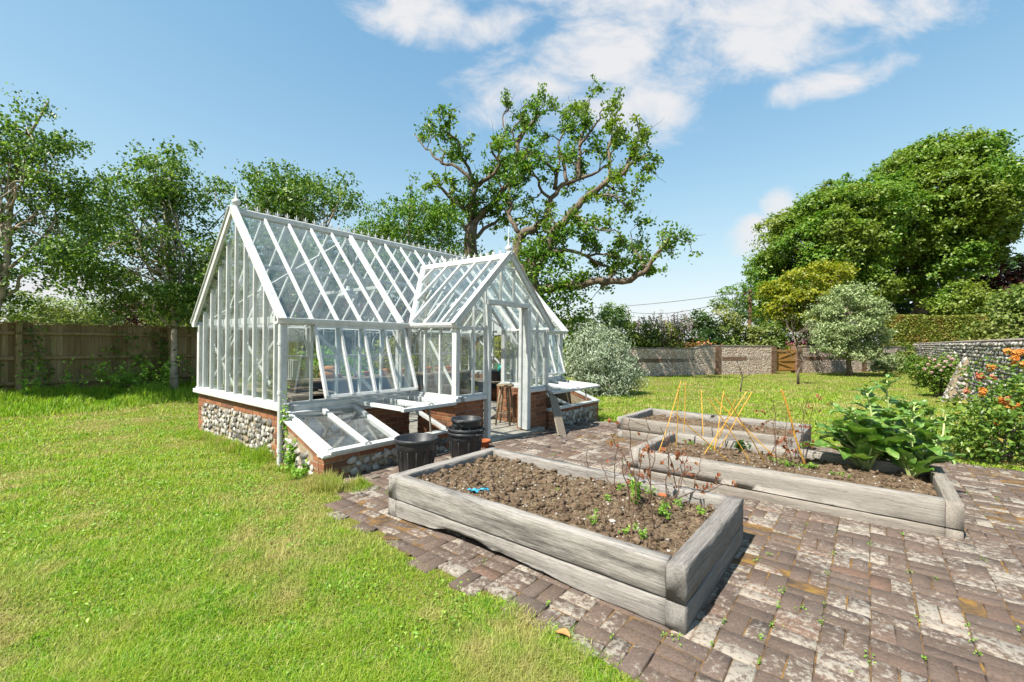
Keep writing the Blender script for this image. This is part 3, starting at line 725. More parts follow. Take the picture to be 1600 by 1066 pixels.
def bracket(m_, a, b0, sx, sy, L=.34):
    pts = []
    for k in range(9):
        t = k / 8 * math.pi / 2; pts.append(np.array([a, b0, ZE - .03]) + np.array([sx, sy, 0]) * L * (1 - math.cos(t)) * .75 - UP * L * 1.25 * (1 - math.sin(t)))
    m_.tube(pts, .012, 'white', 6)
    c = np.array([a, b0, ZE - .12]) + np.array([sx, sy, 0]) * .075
    m_.tube([c + (np.array([sx, sy, 0]) * math.cos(u) + UP * math.sin(u)) * .045 for u in np.linspace(0, 6.28, 13)], .009, 'white', 5)
for a in (GA[5], GA[13], GA[1], GA[9]):
    for sx in (-1, 1): one('bracket', lambda m_: bracket(m_, a + sx * .03, WID - .09, sx, 0))
one('bracket', lambda m_: bracket(m_, GA[5], .11, 0, 1)); one('bracket', lambda m_: bracket(m_, A1 + .07, -.02, 0, -1))
one('control_rail', lambda m_: (m_.bar((.25, WID - .13, 1.22), (LEN - .3, WID - .13, 1.22), .045, .03, 'white'), [m_.bar((a, WID - .05, 1.22), (a, WID - .13, 1.22), .03, .03, 'white') for a in (.4, 1.8, 3.2, 4.6, 6.)]))
for p, q in (((.09, .35, 1.55), (.09, 1.35, .85)), ((.09, 2.7, 1.55), (.09, 1.7, .85)), ((.09, 1.35, 1.55), (.09, .5, .95)), ((.09, 1.7, 1.55), (.09, 2.5, .95)), ((.45, .075, ZE - .1), (1.40, .075, Z0 + .02)), ((A1 + .09, -.25, ZE - .08), (A1 + .09, -.95, Z0 + .05)),
             ((A2 - .09, -.2, ZE - .08), (A2 - .09, -.9, Z0 + .05)), ((3.0, WID - .12, 1.25), (3.7, WID - .12, 1.02)), ((5.9, WID - .10, 1.62), (5.0, WID - .10, .85)), ((LEN - .09, .4, 1.55), (LEN - .09, 1.3, .85)), ((LEN - .09, 2.6, 1.55), (LEN - .09, 1.75, .85))):
    one('brace', lambda m_: m_.bar(p, q, .045, .022, 'white'))
one('tie_rail', lambda m_: (m_.box((.11, WID / 2, ZE + .02), (.03, WID - .2, .09), 'white', None, .004), m_.box((LEN - .11, WID / 2, ZE + .02), (.03, WID - .2, .06), 'white', None, .004)))

# ------------------------------------------------------------------ cold frames
def cold_frame(label, a0, a1_, lids, rafters, seed, left_flint=True):
    e = empty('cold_frame', LW(a0, -PJ), label, 'cold frame', 'cold frames against the greenhouse', TH)
    W = a1_ - a0; ZF, ZB = .262, .60; off = np.array([-a0, PJ, 0.])
    q = lambda a, bb, z: (a - a0, bb + PJ, z)                     # greenhouse axes -> frame axes
    def zt(bb): return ZF + (ZB - ZF) * (bb + PJ) / PJ
    m_ = MB(); brick_wall(m_, q(a0, -PJ, 0), q(a1_, -PJ, 0), -.4, ZF, .11, -YA, skip=lambda s, z: .28 < s < W - .12 and z < ZF - .08); m_.build('front_wall', e)
    flint_face('flint_panel', q(a0 + .27, -PJ - .001, -.2), XA, UP, -YA, W - .40, ZF + .13, .10, e, seed, depth=.013)
    for side, aa, nn in ((0, a0, -XA), (1, a1_, XA)):
        if side == 1 and aa < A1 + .1: continue
        if side == 0 and aa > A1 + .1: continue
        m_ = MB(); sk = lambda s, z: (z > zt(-s) - .05) or (.10 < PJ - s < PJ - .06 and z < zt(-s) - .10)
        p0, p1 = q(aa, -.02, 0), q(aa, -PJ + .11, 0)
        m_.prism([q(aa, -.02, -.4), q(aa, -PJ + .115, -.4), q(aa, -PJ + .115, zt(-PJ + .11) - .012), q(aa, -.02, zt(-.02) - .012)], -nn * .10, 'mortar')
        z = ZF - .001
        for k in range(5):
            m_.box(np.array(q(aa, -PJ + .115 + .055 + (k % 2) * .03, z - .033)) - nn * .053, (.11, .11 + (k % 2) * .06, .065), 'brick', (nn, YA, UP), .004); z -= .075
        n = 6
        for k in range(n):
            bb = -PJ + .16 + (PJ - .2) * (k + .5) / n; sl = unit(np.array([0, PJ, ZB - ZF]))
            m_.box(np.array(q(aa, bb, zt(bb) - .050)) - nn * .053, (.11, .14, .055), 'brick', (nn, sl, np.cross(nn, sl) * (1 if nn[0] > 0 else -1)), .004)
        m_.build('side_wall', e)
        flint_face('flint_panel', q(aa, -.04 if side == 0 else -PJ + .25, -.2), -YA if side == 0 else YA, UP, nn, PJ - .26, .85, .09, e, seed + 1 + side,
                   keep=lambda u, w: w - .2 < zt(-.04 - u if side == 0 else -PJ + .25 + u) - .12, depth=.024)
        m_ = MB(); m_.bar(np.array(q(aa, -.03, zt(-.03) + .014)) - nn * .045, np.array(q(aa, -PJ - .03, zt(-PJ - .03) + .014)) - nn * .045, .15, .03, 'white', XA); m_.build('capping', e)
    m_ = MB(); m_.bar(q(a0 - .02, -PJ + .035, ZF + .014), q(a1_ - (.0 if a1_ > 3 else .04), -PJ + .035, ZF + .014), .13, .035, 'white', YA); m_.build('capping', e)
    m_ = MB(); m_.bar(q(a0 + .03, -.02, ZB + .01), q(a1_ - .03, -.02, ZB + .01), .10, .03, 'white', UP); m_.build('back_board', e)
    for r in rafters:
        m_ = MB(); m_.bar(q(r, -.03, ZB - .01), q(r, -PJ + .04, ZF + .02), .055, .05, 'white', XA); m_.build('rafter', e)
    g_ = np.linspace(0, 1, 14); rs_ = np.random.RandomState(seed)
    V = np.array([q(a0 + .1 + (W - .16) * u, -PJ + .1 + (PJ - .1) * w, .03 + rs_.uniform(0, .03)) for u in g_ for w in g_]); i_ = np.arange(196).reshape(14, 14)
    bigmesh('soil', V, [np.stack([i_[:-1, :-1], i_[1:, :-1], i_[1:, 1:], i_[:-1, 1:]], -1).reshape(-1, 4)], 'soil', e)
    pp = np.stack([rs_.uniform(.15, W - .15, 260), rs_.uniform(.15, PJ - .1, 260), rs_.uniform(.05, .10, 260)], 1); leaves('leaf_litter', pp, .06, .5, 'dead', e, rs_, up=1)
    for la, lb, z0, z1 in lids:                                    # lid: along a, hinge height, front height
        m_ = MB(); A = lambda a, t: np.array(q(a, -.03 - (PJ - .0) * t, z0 + (z1 - z0) * t))
        n_ = 2 if lb - la < 1.4 else 4
        m_.bar(A(la, .0), A(lb, .0), .06, .045, 'white', A(la, 1) - A(la, 0)); m_.bar(A(la - .02, 1), A(lb + .02, 1), .07, .045, 'white', A(la, 1) - A(la, 0))
        l_ = m_.build('lid', e)
        for k in range(n_ + 1):
            a = la + (lb - la) * k / n_; b = MB(); b.bar(A(a, .01) + UP * .012, A(a, .985) + UP * .012, .055, .05, 'white', XA); b.build('lid_bar', l_)
        b = MB(); b.poly([A(la, 0), A(lb, 0), A(lb, 1), A(la, 1)], 'glass'); b.build('glass_pane', l_)
        b = MB(); c = A((la + lb) / 2, 1.02) + UP * .0; b.bar(c + XA * .08, c - XA * .08, .03, .02, 'metal'); b.tube([c + UP * .02 - XA * .05, c + UP * .05, c + UP * .02 + XA * .05], .008, 'metal', 6); b.build('handle', l_)
    if lids[-1][3] > .5:
        la, lb = lids[-1][0], lids[-1][1]; b = MB(); b.bar(q(lb - .35, -PJ + .06, ZF + .03), q(lb - .35, -PJ + .10, lids[-1][3] - .02), .022, .022, 'bench'); b.build('prop', e)
    return e
cold_frame('cold frame at the lawn corner, one glass lid shut and the next propped level', 0., A1 + .0, [(.07, .98, .625, .315), (1.04, 1.93, .66, .665)], [1.0, 1.86], 21)
cold_frame('low cold frame right of the porch with its lid raised and open soil inside', A2 + .02, 6.35, [(A2 + .08, 6.28, .66, .60)], [5.2], 41)

# ------------------------------------------------------------------ raised beds of oak sleepers
def sleeper(parent, L, th, hh, loc, rot, mat, seed, erode=None, label=None):
    rs = np.random.RandomState(seed); n = max(6, int(L / .06)); xs_ = np.linspace(0, L, n); q = .004
    y, z = th / 2, hh / 2
    ring = [(-y + q, -z), (y - q, -z), (y, -z + q), (y, -z * .33), (y, z * .33), (y, z - q), (y - q, z), (-y + q, z), (-y, z - q), (-y, z * .33), (-y, -z * .33), (-y, -z + q)]
    k = len(ring); V = np.zeros((n, k, 3)); low = np.cumsum(rs.normal(size=(n, k, 2)), 0) * .0006
    low -= np.linspace(0, 1, n)[:, None, None] * low[-1]
    for i in range(n):
        for j, (a, b) in enumerate(ring):
            V[i, j] = (xs_[i], a + low[i, j, 0] + rs.normal() * .0009, b + low[i, j, 1] + rs.normal() * .0009)
        if erode:
            e = erode(xs_[i] / L) * (1 + .10 * rs.normal())
            for j in (0, 11, 10, 1): 
                V[i, j, 2] += max(0, e) * (1. if j != 10 else .35)
                if j == 11: V[i, j, 1] += max(0, e) * .25
    V[0, :, 0] += rs.normal(size=k) * .002; V[-1, :, 0] += rs.normal(size=k) * .002
    i = np.arange(n - 1)[:, None] * k; j = np.arange(k)[None]; j2 = (j + 1) % k
    Fq = np.stack([i + j, i + j2, i + k + j2, i + k + j], -1).reshape(-1, 4)
    off = np.array([rs.uniform(-4, 4), rs.uniform(-2, 2), rs.uniform(-2, 2)])
    me_o = bigmesh('sleeper', V.reshape(-1, 3) + off, [Fq[:, ::-1], np.arange(k)[None, :], (np.arange(k)[::-1] + (n - 1) * k)[None, :]], mat, parent)
    c, s = math.cos(rot), math.sin(rot)
    me_o.rotation_euler = (0, 0, rot); me_o.location = (loc[0] - (c * off[0] - s * off[1]), loc[1] - (s * off[0] + c * off[1]), loc[2] - off[2])
    if label: me_o['label'] = label
    return me_o
def soil_patch(parent, x0, x1, y0, y1, z, seed, amp=.022, clods=420):
    rs = np.random.RandomState(seed); nx_, ny_ = int((x1 - x0) / .03), int((y1 - y0) / .03)
    gx, gy = np.meshgrid(np.linspace(x0, x1, nx_), np.linspace(y0, y1, ny_), indexing='ij')
    h = np.zeros_like(gx)
    for _ in range(26):
        kx, ky = rs.normal(size=2) * rs.choice([4, 9, 18]); h += np.sin(gx * kx + gy * ky + rs.uniform(0, 6)) / (1 + .12 * math.hypot(kx, ky))
    h = h / h.std() * amp * .5 + rs.normal(size=h.shape) * amp * .14
    ed = np.minimum(np.minimum(gx - x0, x1 - gx), np.minimum(gy - y0, y1 - gy)); h -= .035 * np.exp(-ed / .07)
    V = np.stack([gx, gy, z + h], -1).reshape(-1, 3); i = np.arange(nx_ * ny_).reshape(nx_, ny_)
    s_ = bigmesh('soil', V, [np.stack([i[:-1, :-1], i[1:, :-1], i[1:, 1:], i[:-1, 1:]], -1).reshape(-1, 4)], 'soil', parent, smooth=False)
    def hz(x, y):
        a = np.clip(((x - x0) / (x1 - x0) * (nx_ - 1)).astype(int), 0, nx_ - 1); b = np.clip(((y - y0) / (y1 - y0) * (ny_ - 1)).astype(int), 0, ny_ - 1); return z + h[a, b]
    cx, cy = rs.uniform(x0 + .03, x1 - .03, clods), rs.uniform(y0 + .03, y1 - .03, clods); sz = np.exp(rs.normal(size=clods) * .85) * .0045
    sz = np.minimum(sz, .032)
    c_ = lumps('clods', np.stack([cx, cy, hz(cx, cy) + sz * .3], 1), np.stack([sz, sz * rs.uniform(.7, 1.3, clods), sz * .75], 1), np.eye(3), 'soil', parent, rs, .38, False); c_['kind'] = 'stuff'
    k_ = clods // 14; bx_, by_ = rs.uniform(x0 + .03, x1 - .03, k_), rs.uniform(y0 + .03, y1 - .03, k_); bz = rs.uniform(.003, .011, k_)
    g_ = lumps('pebbles', np.stack([bx_, by_, hz(bx_, by_) + bz * .5], 1), np.stack([bz * 1.2, bz, bz * .7], 1), np.eye(3), 'stone', parent, rs, .2, False); g_['kind'] = 'stuff'
    m_ = int(clods * .55); px, py = rs.uniform(x0 + .03, x1 - .03, m_), rs.uniform(y0 + .03, y1 - .03, m_)
    nr = unit(rs.normal(size=(m_, 3)) * .3 + UP); V, T = leafgeo(np.stack([px, py, hz(px, py) + .006], 1), nr, rs.normal(size=(m_, 3)), rs.uniform(.02, .09, m_), .004)
    w_ = bigmesh('dry_straw', V, [T], 'straw', parent); w_['kind'] = 'stuff'
    return hz
def raised_bed(corner, BW, BL, z0, h0, h1, mats, label, seed, soilz, erode=None, clods=420):
    e = empty('raised_bed', (corner[0], corner[1], z0), label, 'raised bed', 'raised timber vegetable beds', TH)
    T = .105; q = math.pi / 2
    for lay, (zc, hh) in enumerate(((h0 / 2 - .01, h0 + .0), (h0 + h1 / 2 - .004, h1))):
        g = .004 * lay
        sleeper(e, BW, T, hh - .004, (0, T / 2, zc), 0, mats[0][lay], seed + lay)                       # near short side
        sleeper(e, BW, T, hh - .004, (0, BL - T / 2, zc), 0, mats[3][lay], seed + 10 + lay)              # far short side
        sleeper(e, BL - 2 * T - .008, T, hh - .004, (T / 2 + g, BL - T - .004, zc), -q, mats[1][lay], seed + 20 + lay, erode if lay == 0 else None)   # long side towards the lawn
        sleeper(e, BL - 2 * T - .008, T, hh - .004, (BW - T / 2, BL - T - .004, zc), -q, mats[2][lay], seed + 30 + lay)
    hz = soil_patch(e, T - .01, BW - T + .01, T - .01, BL - T + .01, soilz, seed, clods=clods)
    def at(x, y): # world position of a point on the soil
        p = corner + x * d1 + y * d2; return np.array([p[0], p[1], z0 + float(hz(np.array([x]), np.array([y]))[0])])
    return e, at
A_ = np.array([.9358, 2.3788, 0.])
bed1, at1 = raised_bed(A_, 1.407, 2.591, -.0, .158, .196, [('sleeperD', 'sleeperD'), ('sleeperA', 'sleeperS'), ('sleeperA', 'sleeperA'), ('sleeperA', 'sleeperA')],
    'nearest raised bed of cracked silver grey sleepers, bare soil and dead stems inside', 100, .285, lambda t: .075 * math.exp(-((t - .36) / .16) ** 2) + .03 * math.exp(-((t - .62) / .10) ** 2) + .012, 5200)
B_ = np.append(G(1506, 847, 0.)[:2], 0); 
bed2, at2 = raised_bed(B_, 1.38, 2.80, -.02, .11, .215, [('sleeperC', 'sleeperC'), ('sleeperC', 'sleeperB'), ('sleeperB', 'sleeperB'), ('sleeperB', 'sleeperB')],
    'right hand raised bed of pale sleepers planted with chard and orange canes', 200, .235, None, 3200)
D_ = np.append(G(964, 682, -.07)[:2], 0); C_ = D_ - d2 * 2.68
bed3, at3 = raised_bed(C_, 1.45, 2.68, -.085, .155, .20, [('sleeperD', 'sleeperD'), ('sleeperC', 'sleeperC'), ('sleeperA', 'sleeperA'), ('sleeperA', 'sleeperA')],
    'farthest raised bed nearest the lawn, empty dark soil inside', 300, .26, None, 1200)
def loc(corner, p): r = np.asarray(p) - corner; return float(r @ d1), float(r @ d2)

# ------------------------------------------------------------------ tubs, pot, plank
def tub(p, r0, r1, h, label, handles=False, group=None, rimh=.035, ribs=10, soil=None):
    e = empty('plastic_tub', p, label, 'tub', group); m_ = MB()
    m_.lathe((0, 0, 0), [(r0 * .96, .0), (r0, .01), (r0 + (r1 - r0) * .72, h * .70), (r0 + (r1 - r0) * .74 + .006, h * .70 + .006), (r1 - .012, h - rimh - .006), (r1 - .012, h - rimh), (r1 + .010, h - rimh), (r1 + .014, h - rimh + .006), (r1 + .014, h - .006), (r1 + .008, h), (r1 - .004, h), (r1 - .012, h - .008), (r0 - .006, .014), (0.02, .012)], 'tub', 40)
    for k in range(ribs):
        a = 2 * math.pi * k / ribs; c = np.array([math.cos(a), math.sin(a), 0]); m_.bar(c * (r0 + .002) + UP * .02, c * (r0 + (r1 - r0) * .7 + .002) + UP * h * .68, .018, .012, 'tub', np.cross(UP, c))
    m_.build('tub_body', e, True)
    if handles:
        for s in (0, 1):
            a0 = handles + s * math.pi; b = MB()
            pts = [np.array([math.cos(a0 + t) * (r1 + .012 + .035 * math.cos(t / .32 * 1.57)), math.sin(a0 + t) * (r1 + .012 + .035 * math.cos(t / .32 * 1.57)), h - .02]) for t in np.linspace(-.32, .32, 9)]
            b.tube(pts, .010, 'tub', 8); b.build('handle', e, True)
    return e
tp = G(650, 740)
tub((tp[0], tp[1], .0), .185, .238, .425, 'wide black plastic tub standing alone by the cold frame', ribs=14)
tq = G(727, 716); gt = 'stack of black tubs beside the door'
tub((tq[0], tq[1], .0), .185, .225, .36, 'lowest black tub of the stack by the greenhouse door', 2.6, gt)
tub((tq[0] + .004, tq[1] + .003, .075), .188, .228, .335, 'middle black tub of the stack with its handle rings showing', 2.85, gt)
tub((tq[0] + .012, tq[1] - .004, .20), .17, .195, .335, 'topmost black tub of the stack, narrower than those below', 1.2, gt)
pp = G(757, 699); 
def pot(p, r, h, label, mat='terracotta', group=None):
    e = MB(); e.lathe((0, 0, 0), [(r * .66, 0), (r * .9, h * .7), (r * 1.03, h * .7), (r * 1.06, h), (r * .92, h), (r * .86, h * .65), (r * .6, .01), (.005, .01)], mat, 22)
    o = e.build('plant_pot', None, True); o.parent = None; o.location = tuple(map(float, p)); return tag(o, label, 'pot', group)
def build_top(mb, name, p, smooth=False):
    o = mb.build(name, None, smooth); o.location = tuple(map(float, p)); return o
pot((pp[0], pp[1], .0), .085, .11, 'small orange terracotta pot on the paving between tubs and door')
q0 = G(879, 683, -.06); q1 = LW(A2 + .06, -PJ - .05, .56)
m_ = MB(); x = unit(q1 - q0); m_.bar(np.zeros(3), (q1 - q0), .20, .025, 'plank', d1, .004)
o = build_top(m_, 'wooden_plank', q0); tag(o, 'grey weathered plank leaning on the corner of the porch brickwork', 'plank')

# ------------------------------------------------------------------ things inside the greenhouse
def bench(a0, a1_, b0, b1, z, label, panel=True):
    c = LW((a0 + a1_) / 2, (b0 + b1) / 2); e = empty('potting_bench', c, label, 'bench', 'benches inside the greenhouse', TH); W, D = a1_ - a0, b1 - b0
    m_ = MB(); n = max(3, int(min(W, D) / .1))
    for k in range(n):
        if W > D: m_.box((0, -D / 2 + D * (k + .5) / n, z - .015), (W, D / n - .008, .03), 'bench', None, .003)
        else: m_.box((-W / 2 + W * (k + .5) / n, 0, z - .015), (W / n - .008, D, .03), 'bench', None, .003)
    m_.build('bench_top', e)
    m_ = MB()
    if W > D: m_.box((0, -D / 2 + .03, z - .13), (W - .05, .02, .19), 'benchdark')
    else: m_.box((W / 2 - .03, 0, z - .13), (.02, D - .05, .19), 'benchdark')
    m_.build('apron', e)
    for sx in (-1, 1):
        for sy in (-1, 1): b = MB(); b.box((sx * (W / 2 - .06), sy * (D / 2 - .06), (z - .03) / 2 + .01), (.06, .06, z - .05), 'bench'); b.build('leg', e)
    return e
bench(.30, 5.6, WID - .95, WID - .25, .80, 'long slatted potting bench along the back wall of the greenhouse')
bench(.28, .95, .32, WID - 1.0, .80, 'slatted bench along the gable wall inside the greenhouse')
bench(5.72, 6.28, .4, WID - .3, .56, 'low bench at the far end of the greenhouse beyond the stool')
rs = np.random.RandomState(77)
e = empty('oil_heater', LW(1.25, WID - .62, .80), 'white finned radiator standing on the bench by the left window', 'heater', None, TH)
for k in range(7): m_ = MB(); m_.box((0, -.21 + k * .07, .21), (.12, .03, .36), 'heater', None, .012); m_.build('fin', e)
m_ = MB(); m_.box((0, 0, .04), (.10, .48, .03), 'heater', None, .01); m_.build('foot', e)
for i, (a, lb) in enumerate(((1.83, 'white dome pendant lamp hanging above the left end of the greenhouse'), (4.5, 'white dome pendant lamp hanging beyond the porch'))):
    e = empty('pendant_lamp', LW(a, WID / 2, 2.30), lb, 'lamp', 'pendant lamps in the greenhouse')
    m_ = MB(); m_.lathe((0, 0, 0), [(.17, 0), (.165, .03), (.12, .09), (.05, .13), (.035, .17), (.03, .20), (.0, .205)], 'lamp', 24); m_.build('lamp_shade', e, True)
    m_ = MB(); m_.tube([(0, 0, .2), (0, 0, ZR - 2.30 - .08)], .006, 'wire', 6); m_.build('flex', e)
sp = G(789, 663, .02); e = empty('wooden_stool', (sp[0], sp[1], .02), 'old wooden stool standing just inside the open doorway', 'stool')
m_ = MB(); m_.lathe((0, 0, .70), [(.15, 0), (.165, .01), (.165, .03), (.15, .04), (.01, .036)], 'stool', 22); m_.build('seat', e, True)
for k in range(4):
    a = .5 + k * math.pi / 2; b = MB(); b.tube([(math.cos(a) * .10, math.sin(a) * .10, .70), (math.cos(a) * .15, math.sin(a) * .15, .35), (math.cos(a) * .19, math.sin(a) * .19, 0)], [.017, .022, .017], 'stool', 8); b.build('leg', e, True)
m_ = MB()
for k in range(4):
    a, b2 = .5 + k * math.pi / 2, .5 + (k + 1) * math.pi / 2; z = .22 + .16 * (k % 2); r = .10 + .09 * (1 - z / .7)
    m_.tube([(math.cos(a) * r, math.sin(a) * r, z), (math.cos(b2) * r, math.sin(b2) * r, z)], .010, 'stool', 6)
m_.build('stretcher', e)
m_ = MB(); m_.lathe((0, 0, 0), [(.05, 0), (.068, .13), (.072, .135), (.064, .13), (.046, .006), (.01, .006)], 'metal', 18); o = build_top(m_, 'tin_bucket', sp + np.array([.26, .45, .42]), True); tag(o, 'small tin can on the ledge behind the wooden stool', 'can')
m_ = MB(); m_.box((0, 0, .2), (.22, .22, .40), 'brick', None, .006); o = build_top(m_, 'brick_pier', sp + np.array([.26, .45, .01])); tag(o, 'short brick pier behind the stool inside the doorway', 'pier')
tub(LW(6.05, 1.72, .565), .22, .28, .26, 'black tub of tools on the low bench seen through the doorway')
m_ = MB(); m_.lathe((0, 0, 0), [(.10, 0), (.11, .02), (.10, .2), (.06, .24), (.02, .245)], 'teal', 18); m_.tube([(.09, 0, .1), (.2, 0, .2), (.26, 0, .27)], [.02, .014, .02], 'teal', 8); m_.tube([(-.1, 0, .06), (-.19, 0, .15), (-.13, 0, .26), (0, 0, .25)], .011, 'teal', 8)
o = build_top(m_, 'watering_can', LW(6.05, 1.50, .72), True); tag(o, 'teal watering can standing in the black tub', 'watering can')
m_ = MB(); 
for k in range(8): a = rs.uniform(0, 6.28); m_.tube([(rs.uniform(-.1, .1), rs.uniform(-.1, .1), 0), (math.cos(a) * .2, math.sin(a) * .2, rs.uniform(.12, .2))], .02, 'dark_metal', 6)
o = build_top(m_, 'hand_tools', LW(6.05, 1.85, .66)); tag(o, 'jumble of dark hand tools in the black tub', 'tools')
spots = [(2.6, .62, .07), (2.9, .5, .06), (3.2, .7, .09), (3.42, .5, .06), (3.7, .62, .08), (4.05, .55, .07), (4.4, .7, .09), (4.8, .6, .07), (5.2, .55, .08), (2.2, .66, .05)]
for i, (a, bb, r) in enumerate(spots):
    pot(LW(a, WID - bb, .802), r, r * 1.6, 'terracotta pot on the back bench, %s from the left in its row' % ORD[i], 'terracotta', 'pots on the back bench')
m_ = MB(); m_.box((0, 0, .09), (.30, .2, .18), 'bag', None, .05); m_.box((.02, .03, .19), (.2, .14, .1), 'bag', None, .04); o = build_top(m_, 'compost_bag', LW(2.05, WID - .5, .80), True); tag(o, 'crumpled orange paper bag on the back bench', 'bag')
for i, (a, bb) in enumerate(((.62, .7), (.6, 1.25), (.58, 1.75))):
    m_ = MB(); m_.box((0, 0, .025), (.36, .24, .05), 'tub', None, .006); m_.box((0, 0, .052), (.33, .21, .01), 'soil'); o = build_top(m_, 'seed_tray', LW(a, bb, .802)); o.rotation_euler = (0, 0, TH + .1 * i)
    tag(o, 'black seed tray on the gable bench, %s from the front window' % ORD[i], 'seed tray', 'seed trays on the gable bench')
m_ = MB(); m_.tube([(0, 0, 0), (.03, .03, .95)], .016, 'stool', 8); m_.tube([(.03, .03, .95), (.035, .035, 1.07)], .028, 'teal', 8)
o = build_top(m_, 'garden_tool', LW(A2 - .35, -PJ + .36, .03)); tag(o, 'long handled tool with green grip leaning in the porch corner', 'tool')

# ------------------------------------------------------------------ fence on the left
F0 = np.array([-12.1, 10.6, 0.])
fe = empty('wooden_fence', F0, 'tall brown close boarded fence with rails and square posts along the left side', 'fence', rotz=TH)
posts = [-5.66, -2.69, .28, 3.25, 6.2, 9.2, 12.2, 15.2, 18.2, 21.2]
rs = np.random.RandomState(4)
for i, t in enumerate(posts):
    m_ = MB(); m_.box((t, -.055, .92), (.11, .11, 1.96), 'fence', None, .01); m_.box((t, -.055, 1.915), (.14, .14, .03), 'fence', None, .008); m_.build('post', fe)
    if i < len(posts) - 1:
        t1 = posts[i + 1]; m_ = MB(); u = t + .03
        while u < t1 - .03:
            w = rs.uniform(.095, .115); m_.box((u + w / 2, .03 + rs.uniform(0, .008), 1.0 + rs.uniform(-.01, .01)), (w + .01, .016, 1.72), 'fence', (unit(np.array([1, .12, 0])), unit(np.array([-.12, 1, 0])), UP)); u += w
        m_.build('board_panel', fe)
        for z in (.42, 1.03, 1.64): b = MB(); b.box(((t + t1) / 2, -.015, z), (t1 - t - .11, .06, .085), 'fence', None, .012); b.build('rail', fe)
        b = MB(); b.box(((t + t1) / 2, -.005, 1.885), (t1 - t - .1, .07, .03), 'fence', None, .006); b.build('capping', fe)
        b = MB(); b.box(((t + t1) / 2, .02, .05), (t1 - t - .1, .03, .18), 'fence'); b.build('gravel_board', fe)

# ------------------------------------------------------------------ garden walls
W0, W1 = np.array([3.2, 22.44, -.2]), np.array([28.0, 31.2, -.2])
wx = unit(W1 - W0); wn = np.array([wx[1], -wx[0], 0.]); wl = float(np.linalg.norm(W1 - W0)); wang = math.atan2(wx[1], wx[0])
def wall_s(u):                                                     # distance along the wall of the point seen at photo column u
    a = (u - 800) / F; return float((W0[0] - a * W0[1]) / (a * wx[1] - wx[0]))
bw = empty('garden_wall', W0, 'low flint and brick garden wall across the far end of the lawn', 'garden wall', rotz=wang)
g0, g1 = wall_s(1213), wall_s(1246)
s_r0, s_r1 = wall_s(1085), wall_s(1108)
def wtop(s): return 1.44 + .17 * min(1, max(0, (s - s_r0) / (s_r1 - s_r0)))
def flintrun(sa, sb):
    m_ = MB(); pts = [sa] + [s for s in (s_r0, s_r1) if sa < s < sb] + [sb]
    prof = [(s, 0, -.3) for s in (sa, sb)] + [(s, 0, wtop(s)) for s in reversed(pts)]
    m_.prism([(p[0], 0, p[2]) for p in prof], (0, .35, 0), 'wallflint'); m_.build('flint_panel', bw)
    m_ = MB()
    for a, b2 in zip(pts[:-1], pts[1:]):
        m_.bar((a, .175, wtop(a) + .03), (b2, .175, wtop(b2) + .03), .39, .06, 'coping', YA, .02)
    m_.build('coping', bw)
flintrun(0, g0 - .38); flintrun(g1 + .3, wl)
for s in (wall_s(1122), g0 - .19, g1 + .16, wall_s(1350)):
    m_ = MB(); brick_wall(m_, (s - .2, -.03, 0), (s + .2, -.03, 0), -.2, wtop(s) + .02, .42, -YA, mat='brick_old'); m_.build('brick_pier', bw)
for sa, sb in ((0.3, wall_s(1085)), (wall_s(1122) + .3, g0 - .5), (g1 + .4, wl)):
    m_ = MB(); brick_wall(m_, (sa, -.006, 0), (sb, -.006, 0), wtop(sb) * .5 - .02, wtop(sb) * .5 + .2, .03, -YA, skip=lambda s, z: (math.sin(s * 1.7) + math.sin(s * .6 + 2)) < -.1, mat='brick_old'); m_.build('brick_band', bw)
ge = empty('wooden_gate', W0 + wx * g0, 'golden brown ledged wooden gate in the far garden wall', 'gate', rotz=wang); gw = g1 - g0
m_ = MB()
for k in range(9): m_.box((gw * (k + .5) / 9, .12, .77), (gw / 9 - .008, .025, 1.32), 'gate', None, .003)
m_.build('board_panel', ge)
m_ = MB(); m_.box((gw / 2, .09, .22), (gw, .03, .11), 'gate'); m_.box((gw / 2, .09, .78), (gw, .03, .11), 'gate'); m_.box((gw / 2, .09, 1.36), (gw, .03, .11), 'gate')
m_.build('ledge', ge)
m_ = MB(); m_.bar((.05, .088, .84), (gw - .08, .088, 1.30), .09, .026, 'gate', UP); m_.bar((.05, .087, .72), (gw - .08, .087, .28), .09, .026, 'gate', UP); m_.build('brace', ge)
m_ = MB(); m_.box((-.05, .1, .75), (.09, .12, 1.6), 'bark_red', None, .01); m_.box((gw + .03, .1, .72), (.07, .12, 1.5), 'gate', None, .01); m_.build('gate_post', ge)
# wall along the right
R1 = W1.copy(); R0 = R1 - d1 * 30; rl = 30.
rw = empty('garden_wall', R0, 'tall wall of coursed grey flints running down the right side', 'garden wall', rotz=TH)
m_ = MB(); m_.box((rl / 2, -.2, .85), (rl, .38, 2.1), 'mortar'); m_.build('wall_core', rw)
flint_face('flint_facing', (.2, 0., -.05), XA, UP, YA, rl - .3, 1.90, .155, rw, 9, rowed=True, aspect=.68, depth=.05)
rs = np.random.RandomState(8); m_ = MB(); n = 260
cc = np.stack([np.linspace(0, rl, n), np.full(n, -.17), np.full(n, 1.89)], 1); lumps('coping', cc, np.stack([np.full(n, .085), np.full(n, .20), rs.uniform(.03, .05, n)], 1), np.eye(3), 'coping', rw, rs, .08)
